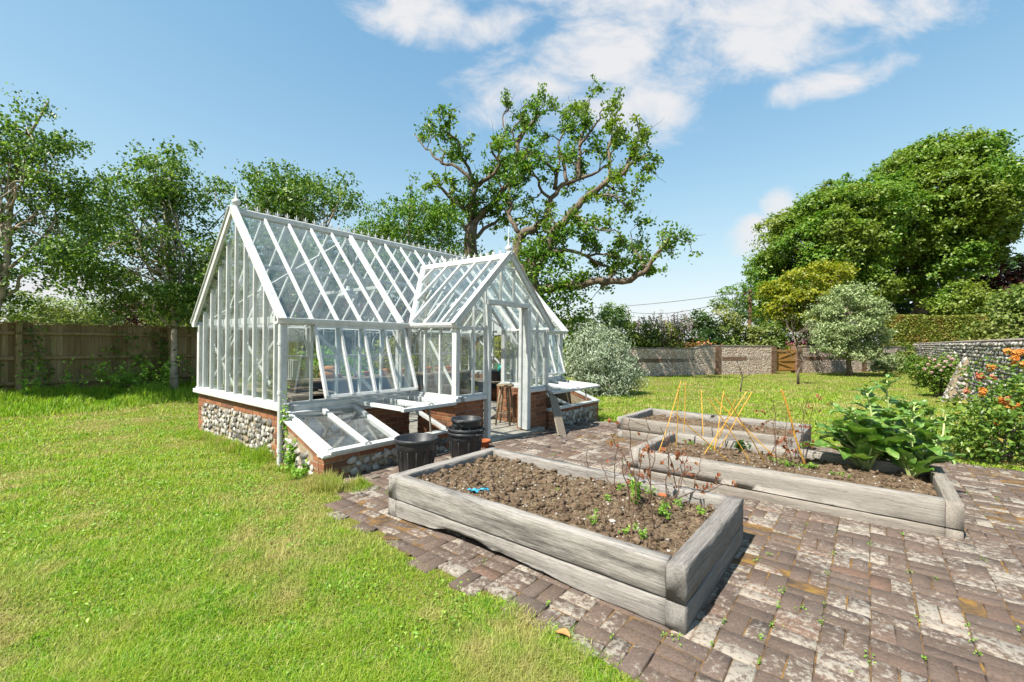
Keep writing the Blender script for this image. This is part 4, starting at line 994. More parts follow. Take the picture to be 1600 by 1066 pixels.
# the buttress
bp = G(1512, 628, -.2); bs = float((bp - R0) @ d1)
m_ = MB(); m_.prism([(bs - .35, .0, -.2), (bs - .35, .62, -.2), (bs - .35, .30, .8), (bs - .35, .02, 1.45)], (.75, 0, 0), 'mortar'); m_.build('buttress', rw)
sl = unit(np.array([0, -.6, 1.65])); 
flint_face('buttress_flint', (bs - .36, .62, -.2), XA, sl, np.cross(XA, sl) * (1 if np.cross(XA, sl)[1] > 0 else -1), .78, 1.7, .12, rw, 13, depth=.045)
flint_face('buttress_flint', (bs - .35, .0, -.2), YA, UP, -XA, .6, 1.6, .12, rw, 14, keep=lambda u, w: u < .60 - w * .38, depth=.045)

# ------------------------------------------------------------------ trees and shrubs
def tree(name, label, cat, base, trunk, tr, ells, nc, per, spread, L, asp, leaf, bark, seed, group=None, limbs=14, up=.6, droop=0., lo=.55, hi=1.04, keepin=.45, flat=.6, fork=.35, boughs=None, extra=None):
    """base world point; trunk = world points; ells = crown ellipsoids in world space"""
    rs = np.random.RandomState(seed); base = np.asarray(base, float)
    e = empty(name, base, label, cat, group)
    if boughs:                                                     # crown built of separate leafy boughs with hollows between them
        bc, bo = crown_pts(ells, boughs[0], rs, lo, hi - .06, keepin); br = boughs[1] * rs.uniform(.55, 1.4, boughs[0])
        el2 = [(c, np.array([r * 1.2, r * 1.2, r * boughs[2]])) for c, r in zip(bc, br)]
        cen, out = [], []; w_ = br ** 2 / (br ** 2).sum()
        for (c, r), k_ in zip(el2, np.maximum(2, (w_ * nc).astype(int))):
            d = unit(rs.normal(size=(k_, 3)) + np.array([0, 0, .25])); cen.append(c + d * r * rs.uniform(.7, 1.08, (k_, 1))); out.append(d)
        cen = np.concatenate(cen); out = np.concatenate(out); nc = len(cen)
    else: cen, out = crown_pts(ells, nc, rs, lo, hi, keepin)
    m_ = MB(); tp_ = np.array(trunk, float); k = len(tp_)
    seg = np.concatenate([[0], np.cumsum(np.linalg.norm(np.diff(tp_, axis=0), axis=1))]); seg /= seg[-1]
    tt = np.linspace(0, 1, 12); fine = np.stack([np.interp(tt, seg, tp_[:, i]) for i in range(3)], 1)
    fine[1:-1] += rs.normal(size=(10, 3)) * tr * .18
    rad = tr * (1 - .78 * tt); rad[0] *= 1.35
    m_.tube(fine - base, rad, bark, 10, jit=.05, rs=rs)
    ends = []
    for i in rs.choice(nc, min(nc, limbs), replace=False):
        t = rs.uniform(fork, .92); s_ = np.array([np.interp(t, tt, fine[:, j]) for j in range(3)]); r0 = np.interp(t, tt, rad) * .55
        w = wander(s_, cen[i], 8, .12, rs); w[1:-1, 2] += np.sin(np.linspace(0, 3.14, 8))[1:-1] * np.linalg.norm(cen[i] - s_) * .06
        m_.tube(w - base, np.linspace(r0, max(.006, r0 * .15), 8), bark, 6); ends.append(w)
        for _ in range(2):
            q = w[rs.randint(3, 7)]; j = rs.randint(nc); v_ = cen[j] - q; d_ = np.linalg.norm(v_)
            if d_ > spread * 6: v_ = v_ / d_ * spread * 6
            m_.tube(wander(q, q + v_, 6, .12, rs) - base, np.linspace(max(.008, r0 * .3), .004, 6), bark, 5)
    m_.build('trunk', e, True)
    pos, o = clumps(cen, out, per, spread, rs, flat)
    for c, d in extra or []:
        pp_ = np.asarray(c) + rs.normal(size=(d, 3)) * spread * .8; pos = np.concatenate([pos, pp_]); o = np.concatenate([o, np.zeros((d, 3))])
    leaves('crown', pos - base, L, asp, leaf, e, rs, up, o, droop)
    return e
def E3(u, v, Y, ru, rv, ry=None):
    """crown ellipsoid whose middle stands at distance Y"""
    k = Y / F; return (P(u, v, Y), np.array([ru * k, ry if ry else ru * k, rv * k]))
gb = lambda u, Y: np.array([ray(u, 600)[0] * Y, Y, float(gz(ray(u, 600)[0] * Y, Y)) - .03])

Y = 12.6
birch1 = tree('birch_tree', 'pale barked birch in front of the fence just left of the greenhouse', 'tree', gb(272, Y), [gb(272, Y), P(272, 560, Y), P(275, 510, Y), P(268, 440, Y + .1), P(262, 360, Y), P(268, 270, Y)], .10,
     [E3(235, 395, Y, 105, 92), E3(265, 298, Y, 76, 78), E3(160, 425, Y, 72, 80), E3(305, 395, Y, 62, 96), E3(200, 290, Y - .3, 56, 60), E3(290, 475, Y, 62, 40), E3(140, 340, Y + .4, 50, 60), E3(200, 470, Y, 70, 36)], 1900, 15, .085, .080, .74, 'birch', 'bark_birch', 21, 'birches along the fence', 60, .25, .55, lo=.25, keepin=.15, fork=.25, flat=.9, boughs=(190, .36, .62))
Y = 9.9
birch0 = tree('birch_tree', 'tall loose birch cut by the left edge of the photo', 'tree', gb(-40, Y), [gb(-40, Y), P(-20, 520, Y), P(8, 430, Y), P(12, 340, Y), P(30, 240, Y + .3), P(75, 160, Y + .3)], .10,
     [E3(20, 250, Y, 70, 75), E3(70, 210, Y, 50, 45), E3(10, 370, Y, 95, 85), E3(95, 300, Y, 60, 60), E3(-90, 300, Y, 100, 120), E3(100, 395, Y, 65, 65), E3(-60, 440, Y, 90, 60)], 1500, 15, .075, .070, .74, 'birch', 'bark_birch', 22, 'birches along the fence', 60, .25, .55, lo=.2, keepin=.1, fork=.3, flat=.9, boughs=(160, .31, .62))
Y = 15.2
birch2 = tree('birch_tree', 'birch crown rising behind the left half of the greenhouse ridge', 'tree', gb(466, Y), [gb(466, Y), P(466, 520, Y), P(462, 420, Y), P(470, 290, Y)], .14,
     [E3(470, 318, Y, 82, 58), E3(418, 325, Y, 48, 66), E3(528, 325, Y, 44, 58), E3(470, 410, Y, 110, 70), E3(470, 480, Y, 110, 50)], 1700, 16, .10, .09, .74, 'birch', 'bark_birch', 23, 'birches along the fence', 50, .25, .55, lo=.25, keepin=.15, flat=.9, boughs=(170, .43, .62))
Y = 19.5
tree('birch_tree', 'drooping yellow green birch behind the porch ridge, left of the oaks', 'tree', gb(640, Y), [gb(640, Y), P(640, 480, Y), P(638, 400, Y), P(640, 320, Y)], .14,
     [E3(640, 360, Y, 68, 45), E3(600, 375, Y, 34, 36), E3(690, 350, Y, 40, 40), E3(655, 420, Y, 80, 40)], 1200, 16, .11, .11, .6, 'oak', 'bark', 24, 'birches along the fence', 40, .2, .7, lo=.3, keepin=.2, flat=.9, boughs=(120, .5, .62))
# oaks behind the greenhouse: limbs drawn out by hand in the tree's own plane and bent in depth
def oak(label, Y, trunk, limbs, seed, tr, ivy=(), leafn=1.0):
    rs = np.random.RandomState(seed); base = gb(trunk[0][0], Y); e = empty('oak_tree', base, label, 'tree', 'old oaks behind the greenhouse'); m_ = MB(); tips = []; allseg = []
    def path(px, y0, dy):
        n = len(px); y = y0 + dy * np.linspace(0, 1, n) ** 1.2; pts = np.array([P(u, v, yy) for (u, v), yy in zip(px, y)])
        out = [pts[0]]
        for a, b in zip(pts[:-1], pts[1:]):
            for t in (.34, .67, 1.): out.append(a + (b - a) * t + (rs.normal(size=3) * np.linalg.norm(b - a) * .05 if t < 1 else 0))
        return np.array(out)
    tpath = path(trunk, Y, 0); tpath[0] = base; m_.tube(tpath - base, np.linspace(tr * 1.15, tr * .62, len(tpath)), 'bark_oak', 12, jit=.06, rs=rs)
    for px, r0, r1, dy, dens in limbs:
        y0 = Y
        if allseg:                                                  # spring from the nearest limb
            near = min(allseg, key=lambda q: np.linalg.norm(q - P(px[0][0], px[0][1], q[1]))); y0 = near[1]
        w = path(px, y0, dy); rr = np.linspace(r0 * .85, r1 * .9, len(w)); m_.tube(w - base, rr, 'bark_oak', 9, jit=.07, rs=rs); allseg += list(w)
        for i in range(2, len(w)):
            for _ in range(1):
                if rs.rand() > dens * .78: continue
                dirn = w[i] - w[i - 1]; dirn = unit(dirn); q = unit(rs.normal(size=3)); q = unit(q - dirn * q.dot(dirn) * .6 + dirn * .35 + UP * .22); Ls = rs.uniform(.4, 1.15)
                tw = wander(w[i], w[i] + q * Ls, 6, .16, rs); m_.tube(tw - base, np.linspace(min(.085, rr[i] * .6), .02, 6), 'bark_oak', 5)
                tips += [tw[-1], tw[3], tw[4]]
                for _ in range(2):
                    k = rs.randint(2, 5); q2 = unit(q + rs.normal(size=3) * .8 + UP * .2); t2 = wander(tw[k], tw[k] + q2 * rs.uniform(.35, .95), 5, .15, rs); m_.tube(t2 - base, np.linspace(.022, .008, 5), 'bark_oak', 4); tips += [t2[-1], t2[2]]
                if rs.rand() < .6:
                    q2 = unit(q + UP * .6 + rs.normal(size=3) * .4); t2 = wander(tw[-1], tw[-1] + q2 * rs.uniform(.5, 1.), 5, .12, rs); m_.tube(t2 - base, np.linspace(.014, .005, 5), 'bark_oak', 4)
    m_.build('trunk', e, True)
    tips = np.array(tips); keep = rs.rand(len(tips)) < .78 * leafn; tips = tips[keep]
    pos, o = clumps(tips, np.zeros_like(tips), 17, .15, rs, .8)
    for c, r, n in ivy:
        d = unit(rs.normal(size=(n, 3))) * rs.uniform(.45, 1.05, (n, 1)); cl = c + d * r; p2, o2 = clumps(cl, np.zeros_like(cl), 9, .2, rs, .8); pos = np.concatenate([pos, p2]); o = np.concatenate([o, o2])
    leaves('crown', pos - base, .185, .62, 'oak', e, rs, .35, None, .1)
YA_, YB_ = 24., 22.5
oak('gnarled half bare oak left of the porch finial with twisting branches', YA_, [(735, 560), (734, 470), (736, 395), (738, 352)],
    [([(738, 352), (748, 338), (770, 321), (793, 288), (806, 258), (809, 224), (823, 198), (843, 180), (855, 170)], .26, .05, 1.5, .75),
     ([(738, 352), (730, 330), (718, 321), (691, 295), (684, 284)], .20, .05, -1.5, .7),
     ([(736, 340), (738, 315), (744, 291), (760, 280), (774, 270), (781, 255), (770, 240), (765, 222)], .20, .04, -1., .8),
     ([(744, 291), (732, 262), (721, 246), (718, 224), (702, 210), (691, 200)], .11, .03, -2.2, .45),
     ([(744, 291), (715, 262), (691, 256), (676, 243), (661, 228), (648, 211)], .12, .025, 1.6, .3),
     ([(691, 256), (694, 238), (684, 224), (681, 205)], .06, .02, .5, .2),
     ([(793, 288), (778, 268), (780, 235), (790, 205), (786, 180), (795, 168)], .10, .03, 2., .75),
     ([(809, 224), (800, 205), (816, 185), (812, 172), (822, 162)], .07, .02, -1., .4),
     ([(735, 370), (722, 348), (703, 342), (670, 330), (640, 322)], .14, .03, -.6, .9),
     ([(737, 375), (765, 352), (785, 340), (800, 318), (812, 300)], .13, .03, 1.8, .9)], 31, .46,
    [(P(742, 420, YA_), np.array([1.2, 1., 1.6]), 60), (P(700, 385, YA_), np.array([1.6, 1., 1.0]), 50)])
oak('spreading oak right of the porch finial with a long low limb reaching right', YB_, [(838, 580), (832, 480), (822, 425), (838, 405)],
    [([(832, 430), (848, 400), (858, 385), (864, 363), (886, 340), (909, 314), (943, 288), (976, 269), (996, 248), (1014, 241)], .36, .05, -1.2, .8),
     ([(806, 440), (806, 400), (815, 368), (840, 352), (853, 344), (860, 310), (879, 288), (905, 280), (935, 268), (958, 250)], .32, .04, 1.5, .85),
     ([(866, 296), (871, 269), (849, 250), (830, 239), (815, 230)], .13, .03, -1.6, .8),
     ([(905, 280), (904, 255), (905, 231), (913, 202), (909, 176), (914, 160)], .15, .03, .8, .95),
     ([(905, 231), (920, 209), (932, 192), (944, 168)], .10, .03, -1.2, .95),
     ([(886, 285), (882, 258), (872, 230), (878, 212), (880, 188)], .12, .03, 2., .9),
     ([(860, 310), (842, 290), (832, 268), (818, 262)], .10, .03, -1., .85),
     ([(943, 288), (952, 262), (950, 232), (962, 205), (975, 190)], .11, .03, 1.6, .9),
     ([(976, 269), (986, 244), (990, 224), (1000, 220), (1006, 208)], .09, .02, .6, .6),
     ([(822, 455), (858, 452), (894, 446), (935, 438), (973, 440), (1006, 426), (1022, 402), (1034, 388), (1048, 370)], .30, .05, -2.4, .8),
     ([(846, 402), (860, 396), (883, 391), (916, 400), (942, 398), (969, 402)], .16, .03, -1., .9),
     ([(886, 340), (900, 338), (913, 346), (935, 359), (961, 359)], .12, .03, -2., .75),
     ([(1006, 426), (1000, 400), (988, 388), (985, 362)], .08, .02, .8, .5),
     ([(916, 400), (940, 415), (960, 418), (985, 412), (1005, 400)], .09, .03, 1., .9),
     ([(930, 310), (945, 305), (962, 305), (978, 312)], .08, .03, -1., .85),
     ([(815, 368), (798, 345), (795, 310), (800, 285), (808, 262)], .16, .04, 1.2, .85)], 32, .62,
    [(P(850, 440, YB_ - .6), np.array([2.0, 1.3, 2.2]), 190), (P(880, 475, YB_), np.array([1.7, 1.2, 1.6]), 130), (P(810, 430, YB_), np.array([1.0, 1., 2.0]), 80), (P(850, 540, YB_), np.array([2., 1., 2.]), 120)])

# the great trees on the right
Y = 48.
tree('lime_tree', 'tallest broad green tree on the right, domed and rising highest', 'tree', gb(1440, Y), [gb(1440, Y), P(1436, 500, Y), P(1440, 430, Y), P(1450, 330, Y)], .9,
     [E3(1445, 332, Y, 76, 92, 7), E3(1388, 355, Y, 54, 62, 6), E3(1475, 345, Y, 54, 74, 5), E3(1464, 264, Y, 46, 36, 5), E3(1425, 415, Y, 64, 40, 5), E3(1492, 392, Y - 1, 32, 36, 4), E3(1495, 288, Y, 26, 36, 4), E3(1514, 338, Y, 20, 32, 4)], 3600, 40, .36, .30, .72, 'lime', 'bark', 51, 'great trees on the right', 26, .75, .1, lo=.86, hi=1.07, keepin=.78, flat=.6, boughs=(300, 1.25, .85))
Y = 46.
tree('lime_tree', 'rounded green tree on the right, lower and left of the tallest one', 'tree', gb(1270, Y), [gb(1270, Y), P(1270, 500, Y), P(1268, 380, Y)], .8,
     [E3(1282, 378, Y, 64, 62, 6), E3(1242, 415, Y, 38, 54, 5), E3(1318, 350, Y, 48, 52, 5), E3(1290, 430, Y, 80, 55, 5), E3(1250, 470, Y, 46, 40, 5)], 2600, 40, .35, .29, .72, 'lime', 'bark', 52, 'great trees on the right', 20, .75, .1, lo=.86, hi=1.07, keepin=.78, flat=.6, boughs=(220, 1.2, .85))
Y = 56.
tree('dark_evergreen', 'dark tree filling the shade below the tallest tree', 'tree', gb(1540, Y), [gb(1540, Y), P(1540, 460, Y), P(1540, 420, Y)], .5,
     [E3(1550, 445, Y, 55, 50, 5), E3(1480, 480, Y, 50, 30, 4), E3(1390, 480, Y, 60, 40, 4)], 260, 40, .7, .5, .7, 'holm', 'bark', 53, None, 14)
Y = 33.
tree('golden_tree', 'yellow green open tree standing behind the wall, left of the grey leaved tree', 'tree', gb(1258, Y), [gb(1258, Y), P(1258, 520, Y), P(1255, 450, Y)], .22,
     [E3(1255, 450, Y, 46, 34), E3(1285, 430, Y, 28, 22), E3(1225, 490, Y, 30, 38), E3(1275, 490, Y, 44, 36), E3(1300, 455, Y, 20, 26)], 520, 26, .20, .21, .7, 'yellowleaf', 'bark', 54, None, 24, .5, lo=.6, keepin=.5, boughs=(46, .75, .6))
Y = 25.4
tree('pear_tree', 'grey green silvery leaved tree on a short trunk on the far lawn', 'tree', gb(1328, Y), [gb(1328, Y), P(1326, 560, Y), P(1320, 530, Y), P(1320, 480, Y)], .15,
     [E3(1330, 495, Y, 50, 44), E3(1302, 510, Y, 32, 36), E3(1358, 508, Y, 30, 42), E3(1332, 468, Y, 30, 22), E3(1300, 540, Y, 26, 16), E3(1368, 542, Y, 22, 18), E3(1335, 545, Y, 36, 14)], 1300, 22, .12, .125, .5, 'pear', 'bark', 55, None, 26, .4, .1, lo=.5, keepin=.4, boughs=(130, .48, .75))
Y = 44.
tree('copper_beech', 'dark purple leaved tree behind the hedge at the right edge', 'tree', gb(1575, Y), [gb(1575, Y), P(1575, 500, Y), P(1575, 450, Y)], .3,
     [E3(1570, 455, Y, 42, 36), E3(1620, 440, Y, 50, 50), E3(1590, 490, Y, 50, 30)], 160, 40, .5, .36, .7, 'copper', 'bark', 56, None, 10)
Y = 41.
tree('tall_shrub', 'bright green shrub between the clipped hedge and the copper tree', 'shrub', gb(1505, Y), [gb(1505, Y), P(1505, 500, Y), P(1505, 470, Y)], .15, [E3(1505, 465, Y, 30, 28), E3(1480, 480, Y, 25, 20), E3(1535, 480, Y, 26, 22)], 120, 36, .36, .26, .7, 'lime', 'bark', 57, None, 8)
Y = 21.
tree('flowering_shrub', 'tall green and yellow flecked shrub behind the right wall at the photo edge', 'shrub', gb(1590, Y), [gb(1590, Y), P(1590, 540, Y), P(1590, 490, Y)], .12, [E3(1580, 510, Y, 42, 38), E3(1630, 490, Y, 55, 55), E3(1550, 525, Y, 28, 24), E3(1600, 470, Y, 35, 24)], 190, 36, .24, .17, .7, 'shrub', 'bark', 58, None, 10)
# clipped hedge
Y = 38.
def hedge(name, label, cat, c0, c1, h, th, n, L, leaf, seed):
    rs = np.random.RandomState(seed); x = unit(c1 - c0); L_ = np.linalg.norm(c1 - c0); y = np.array([-x[1], x[0], 0])
    e = empty(name, c0, label, cat); u = rs.rand(n, 3) * [L_, th, h]; f = rs.randint(0, 10, n)
    u[:, 1] = np.where(f < 5, 0, u[:, 1]); u[:, 2] = np.where(f >= 7, h, u[:, 2]); u[:, 0] = np.where(f == 5, 0, np.where(f == 6, L_, u[:, 0])); u += rs.normal(size=(n, 3)) * .06
    u[:, 2] += .05 * np.sin(u[:, 0] * 1.1) ; pos = u[:, :1] * x + u[:, 1:2] * y + u[:, 2:] * UP
    leaves('foliage', pos, L, .6, leaf, e, rs, .2); m_ = MB()
    m_.box(x * L_ / 2 + y * th / 2 + UP * h / 2, (L_ - .3, th - .3, h - .25), 'bark', (x, y, UP)); m_.build('stems', e)
    return e
hedge('clipped_hedge', 'long flat topped clipped hedge behind the corner of the two walls', 'hedge', gb(1385, 38) , gb(1540, 36), 4.2, 1.2, 24000, .17, 'hedge', 61)
# shrubs over the far wall
SH = [(1250, 526, 36, 36, 26, 'holm', 'dark shrub behind the gate under the yellow green tree'), (905, 520, 30, 28, 30, 'shrub', 'olive shrub showing over the silvery bush by the greenhouse end'), (955, 505, 33, 30, 26, 'holm', 'dark shrub top between the silvery bush and the mauve flowers'), (1000, 522, 30, 26, 24, 'shrub', 'rounded green shrub leaning on the lower part of the far wall'),
      (1035, 528, 31, 30, 26, 'shrub', 'yellowish shrub under the mauve flowers'), (1085, 520, 31, 34, 34, 'holm', 'dark leafy shrub where the far wall steps up'), (1120, 508, 32, 36, 40, 'shrub', 'tall spreading shrub with tiered foliage over the far wall'),
      (1165, 515, 33, 36, 38, 'holm', 'dark green shrub left of the gate below the utility pole'), (1195, 530, 31, 24, 24, 'shrub', 'low shrub right behind the wall beside the gate'), (960, 490, 44, 20, 16, 'oak', 'small round distant tree top above the silvery bush'), (1150, 462, 46, 26, 20, 'oak', 'thin topped distant tree beside the utility pole')]
for i, (u, v, y, ru, rv, lf, lb) in enumerate(SH):
    b0 = gb(u, y); tree('wall_shrub' if i < 9 else 'distant_tree', lb, 'shrub' if i < 9 else 'tree', b0, [b0, P(u, v + rv, y), P(u, v, y)], .12, [E3(u, v, y, ru, rv), E3(u - ru * .5, v + 14, y, ru * .6, rv * .8), E3(u + ru * .5, v + 10, y, ru * .6, rv * .8), (np.array([b0[0], b0[1], 1.0]), np.array([ru * y / F, ru * y / F, 1.2]))][:4 if i < 9 else 3],
         110 if i < 9 else 60, 34, .24, .20, .6, lf, 'bark', 70 + i, 'shrubs over the far wall' if i < 9 else None, 8, .5, lo=.6, keepin=.55)
# wisteria hanging over the shrubs
rs = np.random.RandomState(90); e = empty('wisteria', gb(1040, 30), 'pale mauve hanging blossom trailing over the shrubs behind the far wall', 'climber'); bb_ = np.array(e.location)
cl = []
for k in range(46):
    u = rs.uniform(995, 1088); v = rs.uniform(492, 512) - (8 if u > 1020 else 0); c = P(u, v, 29.5 + rs.normal() * .3); n = 34; t = rs.rand(n)
    cl.append(c + np.stack([rs.normal(size=n) * .05 * (1.2 - t), rs.normal(size=n) * .05 * (1.2 - t), -t * rs.uniform(.5, 1.1)], 1))
leaves('blossom', np.concatenate(cl) - bb_, .10, .7, 'petal_mauve', e, rs, .1)
m_ = MB(); 
for k in range(5): m_.tube(wander(np.array([rs.uniform(-1, 1), .3, 0]), P(rs.uniform(1000, 1085), 496, 29.6) - bb_, 9, .08, rs), np.linspace(.05, .015, 9), 'bark', 6)
m_.build('stem', e)
# trees and shrubs beyond the left fence
LS = [(40, 485, 17, 75, 26, 'shrub', 'pale olive shrub showing over the fence at the far left'), (120, 488, 19, 60, 22, 'pear', 'pale dry looking shrub over the fence between the birches'), (205, 492, 21, 55, 24, 'copper', 'dull purple shrub over the fence left of the birch trunk'), (285, 485, 20, 50, 30, 'shrub', 'green shrub over the fence behind the birch trunk'), (235, 470, 24, 60, 22, 'shrub', 'yellowish shrub top glimpsed through the birch leaves')]
for i, (u, v, y, ru, rv, lf, lb) in enumerate(LS):
    b0 = gb(u, y); tree('fence_shrub', lb, 'shrub', b0, [b0, P(u, v + rv, y), P(u, v, y)], .1, [E3(u, v, y, ru, rv), E3(u - ru * .5, v + 20, y, ru * .7, rv), E3(u + ru * .5, v + 18, y, ru * .7, rv)], 120, 34, .2, .12, .65, lf, 'bark', 110 + i, 'shrubs beyond the fence', 10, .4, lo=.5, keepin=.4)
for i, (u, y, h_, lf, lb) in enumerate(((520, 12.2, 1.5, 'weed', 'leafy green shrub behind the greenhouse seen through its left windows'), (600, 13.2, 1.7, 'yellowleaf', 'yellow green shrub behind the greenhouse seen past the open vents'), (690, 14.2, 1.9, 'shrub', 'green shrub behind the greenhouse seen through the porch side'), (772, 16.5, 2.0, 'yellowleaf', 'bright golden shrub seen straight through the open doorway'), (430, 11.5, 1.3, 'shrub', 'shrub behind the greenhouse gable seen through the glass'))):
    b0 = gb(u, y); tree('garden_shrub', lb, 'shrub', b0, [b0, b0 + [0, 0, h_ * .4], b0 + [0, 0, h_ * .7]], .05, [(b0 + [0, 0, h_ * .55], np.array([.9, .7, h_ * .5])), (b0 + [.6, .2, h_ * .4], np.array([.7, .6, h_ * .4]))], 110, 30, .11, .08, .6, lf, 'bark', 130 + i, 'shrubs behind the greenhouse', 8, .4, lo=.5, keepin=.4)
for i, (u, v, y, ru, rv, lf, lb) in enumerate(((370, 440, 21, 60, 70, 'shrub', 'leafy tree beyond the fence seen through the gable glass'), (500, 440, 23, 75, 85, 'holm', 'dark tree beyond the fence seen through the greenhouse roof'), (600, 430, 24, 70, 80, 'shrub', 'leafy tree beyond the fence seen through the roof beside the valley'), (690, 450, 25, 60, 70, 'holm', 'dark tree beyond the fence behind the porch roof'))):
    b0 = gb(u, y); tree('leafy_tree', lb, 'tree', b0, [b0, P(u, v + rv, y), P(u, v, y)], .2, [E3(u, v, y, ru, rv), E3(u - ru * .4, v + 40, y, ru * .8, rv * .6), E3(u + ru * .4, v + 40, y, ru * .8, rv * .6)], 240, 40, .3, .16, .65, lf, 'bark', 145 + i, 'trees beyond the fence', 12, .4, lo=.55, keepin=.5)
# silvery bush at the greenhouse end
Y = 15.2; b0 = gb(938, Y)
tree('silver_bush', 'big silvery weeping bush at the right end of the greenhouse', 'bush', b0, [b0, b0 + [0, 0, .9], b0 + [.1, 0, 1.6]], .09, [E3(935, 555, Y, 48, 42), E3(905, 565, Y, 30, 40), E3(965, 575, Y, 30, 34), E3(945, 595, Y - .3, 40, 30), E3(985, 592, Y, 22, 20), E3(930, 525, Y, 24, 16)], 420, 44, .12, .105, .28, 'silver', 'bark', 140, None, 24, .3, .7, lo=.45, keepin=.4, flat=1.2)
# small bare trees
def bare(name, label, base, path, r, n, seed, leaf=None):
    rs = np.random.RandomState(seed); e = empty(name, base, label, 'tree'); m_ = MB(); p = np.array(path) - base; m_.tube(p, np.linspace(r, r * .45, len(p)), 'bark', 9, jit=.08, rs=rs); tips = []
    for _ in range(n):
        i = rs.randint(max(1, len(p) // 2), len(p)); q = unit(rs.normal(size=3) * [1, 1, .4] + UP * .9) * rs.uniform(.4, 1.) * np.linalg.norm(p[-1]) * .55; w = wander(p[i], p[i] + q, 7, .14, rs); m_.tube(w, np.linspace(r * .42, r * .1, 7), 'bark', 6)
        for _ in range(3): j = rs.randint(2, 6); w2 = wander(w[j], w[j] + unit(rs.normal(size=3) + UP * .4 + unit(q)) * np.linalg.norm(q) * .5, 5, .12, rs); m_.tube(w2, np.linspace(r * .16, r * .05, 5), 'bark', 4); tips.append(w2[-1])
    m_.build('trunk', e, True)
    if leaf: pos, o = clumps(np.array(tips), np.zeros((len(tips), 3)), 5, .06, rs); leaves('crown', pos, .05, .5, leaf, e, rs)
b0 = gb(1247, 19.9); bare('bare_tree', 'small bare branched tree on the lawn in front of the gate', b0, [b0, P(1247, 580, 19.9), P(1256, 565, 19.9), P(1244, 540, 19.9), P(1240, 525, 19.9)], .055, 16, 150, 'pear')
b0 = gb(1157, 16.4); bare('sapling', 'thin leafless sapling on the lawn behind the orange canes', b0, [b0, P(1158, 600, 16.4), P(1161, 590, 16.4), P(1157, 578, 16.4), P(1152, 565, 16.4)], .028, 7, 151)
# utility poles and wires
Yp = 45.; up_ = P(1172, 452, Yp); e = empty('utility_pole', (up_[0], up_[1], -.2), 'brown utility pole among the trees left of the big green trees', 'pole', 'utility poles'); m_ = MB(); m_.tube([(0, 0, 0), (0, 0, up_[2] + .2)], [.2, .15], 'bark_red', 12); m_.build('pole', e, True); m_ = MB(); m_.box((0, 0, up_[2] - .3), (1.6, .1, .12), 'bark_red'); m_.build('crossarm', e)
up2 = P(982, 484, 60.); e = empty('utility_pole', (up2[0], up2[1], -.2), 'thin distant utility pole above the silvery bush', 'pole', 'utility poles'); m_ = MB(); m_.tube([(0, 0, 0), (0, 0, up2[2] + .2)], [.13, .1], 'bark', 8); m_.build('pole', e, True)
for i, (a, b, sag, lb) in enumerate(((P(880, 482, 60), P(1172, 455, Yp), .7, 'upper overhead wire running left from the utility pole'), (P(985, 488, 60), P(1172, 458, Yp), 1.5, 'lower sagging overhead wire between the two poles'))):
    m_ = MB(); t = np.linspace(0, 1, 24); pts = a + (b - a) * t[:, None]; pts[:, 2] -= sag * 4 * t * (1 - t) * .6; m_.tube(pts, .028, 'wire', 5); o = m_.build('overhead_wire'); tag(o, lb, 'wire', 'overhead wires')

# ------------------------------------------------------------------ roses and climbers on the right
def petals(c, r, rs, n=26):
    """rosette of cupped petals"""
    d = unit(rs.normal(size=(n, 3)) + np.array([-.25, -.45, .5])); p = c + d * r * rs.uniform(.35, .95, (n, 1)); return p, d
def rose_bush(label, base, ells, nc, per, L, spread, flowers, seed, cat='rose bush', leaf='rose', group='roses along the right wall'):
    rs = np.random.RandomState(seed); e = empty('rose_bush', base, label, cat, group); base = np.asarray(base); cen, out = crown_pts(ells, nc, rs, .5, 1.05, .4, zmin=base[2] + .05)
    m_ = MB()
    for i in rs.choice(nc, min(nc, 22), replace=False): w = wander(base + [rs.uniform(-.12, .12), rs.uniform(-.12, .12), 0], cen[i], 8, .1, rs); m_.tube(w - base, np.linspace(.014, .004, 8), 'bark', 5)
    m_.build('stem', e, True)
    pos, o = clumps(cen, out, per, spread, rs, .8); leaves('foliage', pos - base, L, .62, leaf, e, rs, .5, o)
    for c, r, mt in flowers:
        r = r * .8; p, d = petals(np.asarray(c) - base, r, rs); V, T = leafgeo(p, d, rs.normal(size=p.shape), r * 1.05, r * 1.0, .3); bigmesh('flower', V, [T], mt, e)
    return e
PO, PC, PP, PM = 'petal_orange', 'petal_coral', 'petal_pink', 'petal_magenta'
def fl(lst, mt, Y, j, seed): rs = np.random.RandomState(seed); return [(P(u, v, Y + rs.uniform(-j, j)), r * Y / F, mt) for u, v, r in lst]
b0 = np.array([7.35, 6.75, -.12])
rose_bush('large orange flowered rose bush spilling onto the paving at the right edge', b0, [(b0 + [.0, 0, .45], np.array([.85, .7, .55])), (b0 + [.55, .2, .75], np.array([.8, .7, .7])), (b0 + [-.45, .1, .3], np.array([.45, .45, .35])), (b0 + [1.2, 0, .6], np.array([.9, .8, .8]))], 260, 26, .072, .10,
    fl([(1568, 629, 7), (1579, 637, 7), (1535, 613, 8), (1562, 625, 6), (1590, 634, 5), (1556, 660, 5)], PO, 6.6, .1, 1) + fl([(1573, 625, 6)], PC, 6.5, .1, 2), 160)
b0 = np.array([10.1, 8.5, -.2])
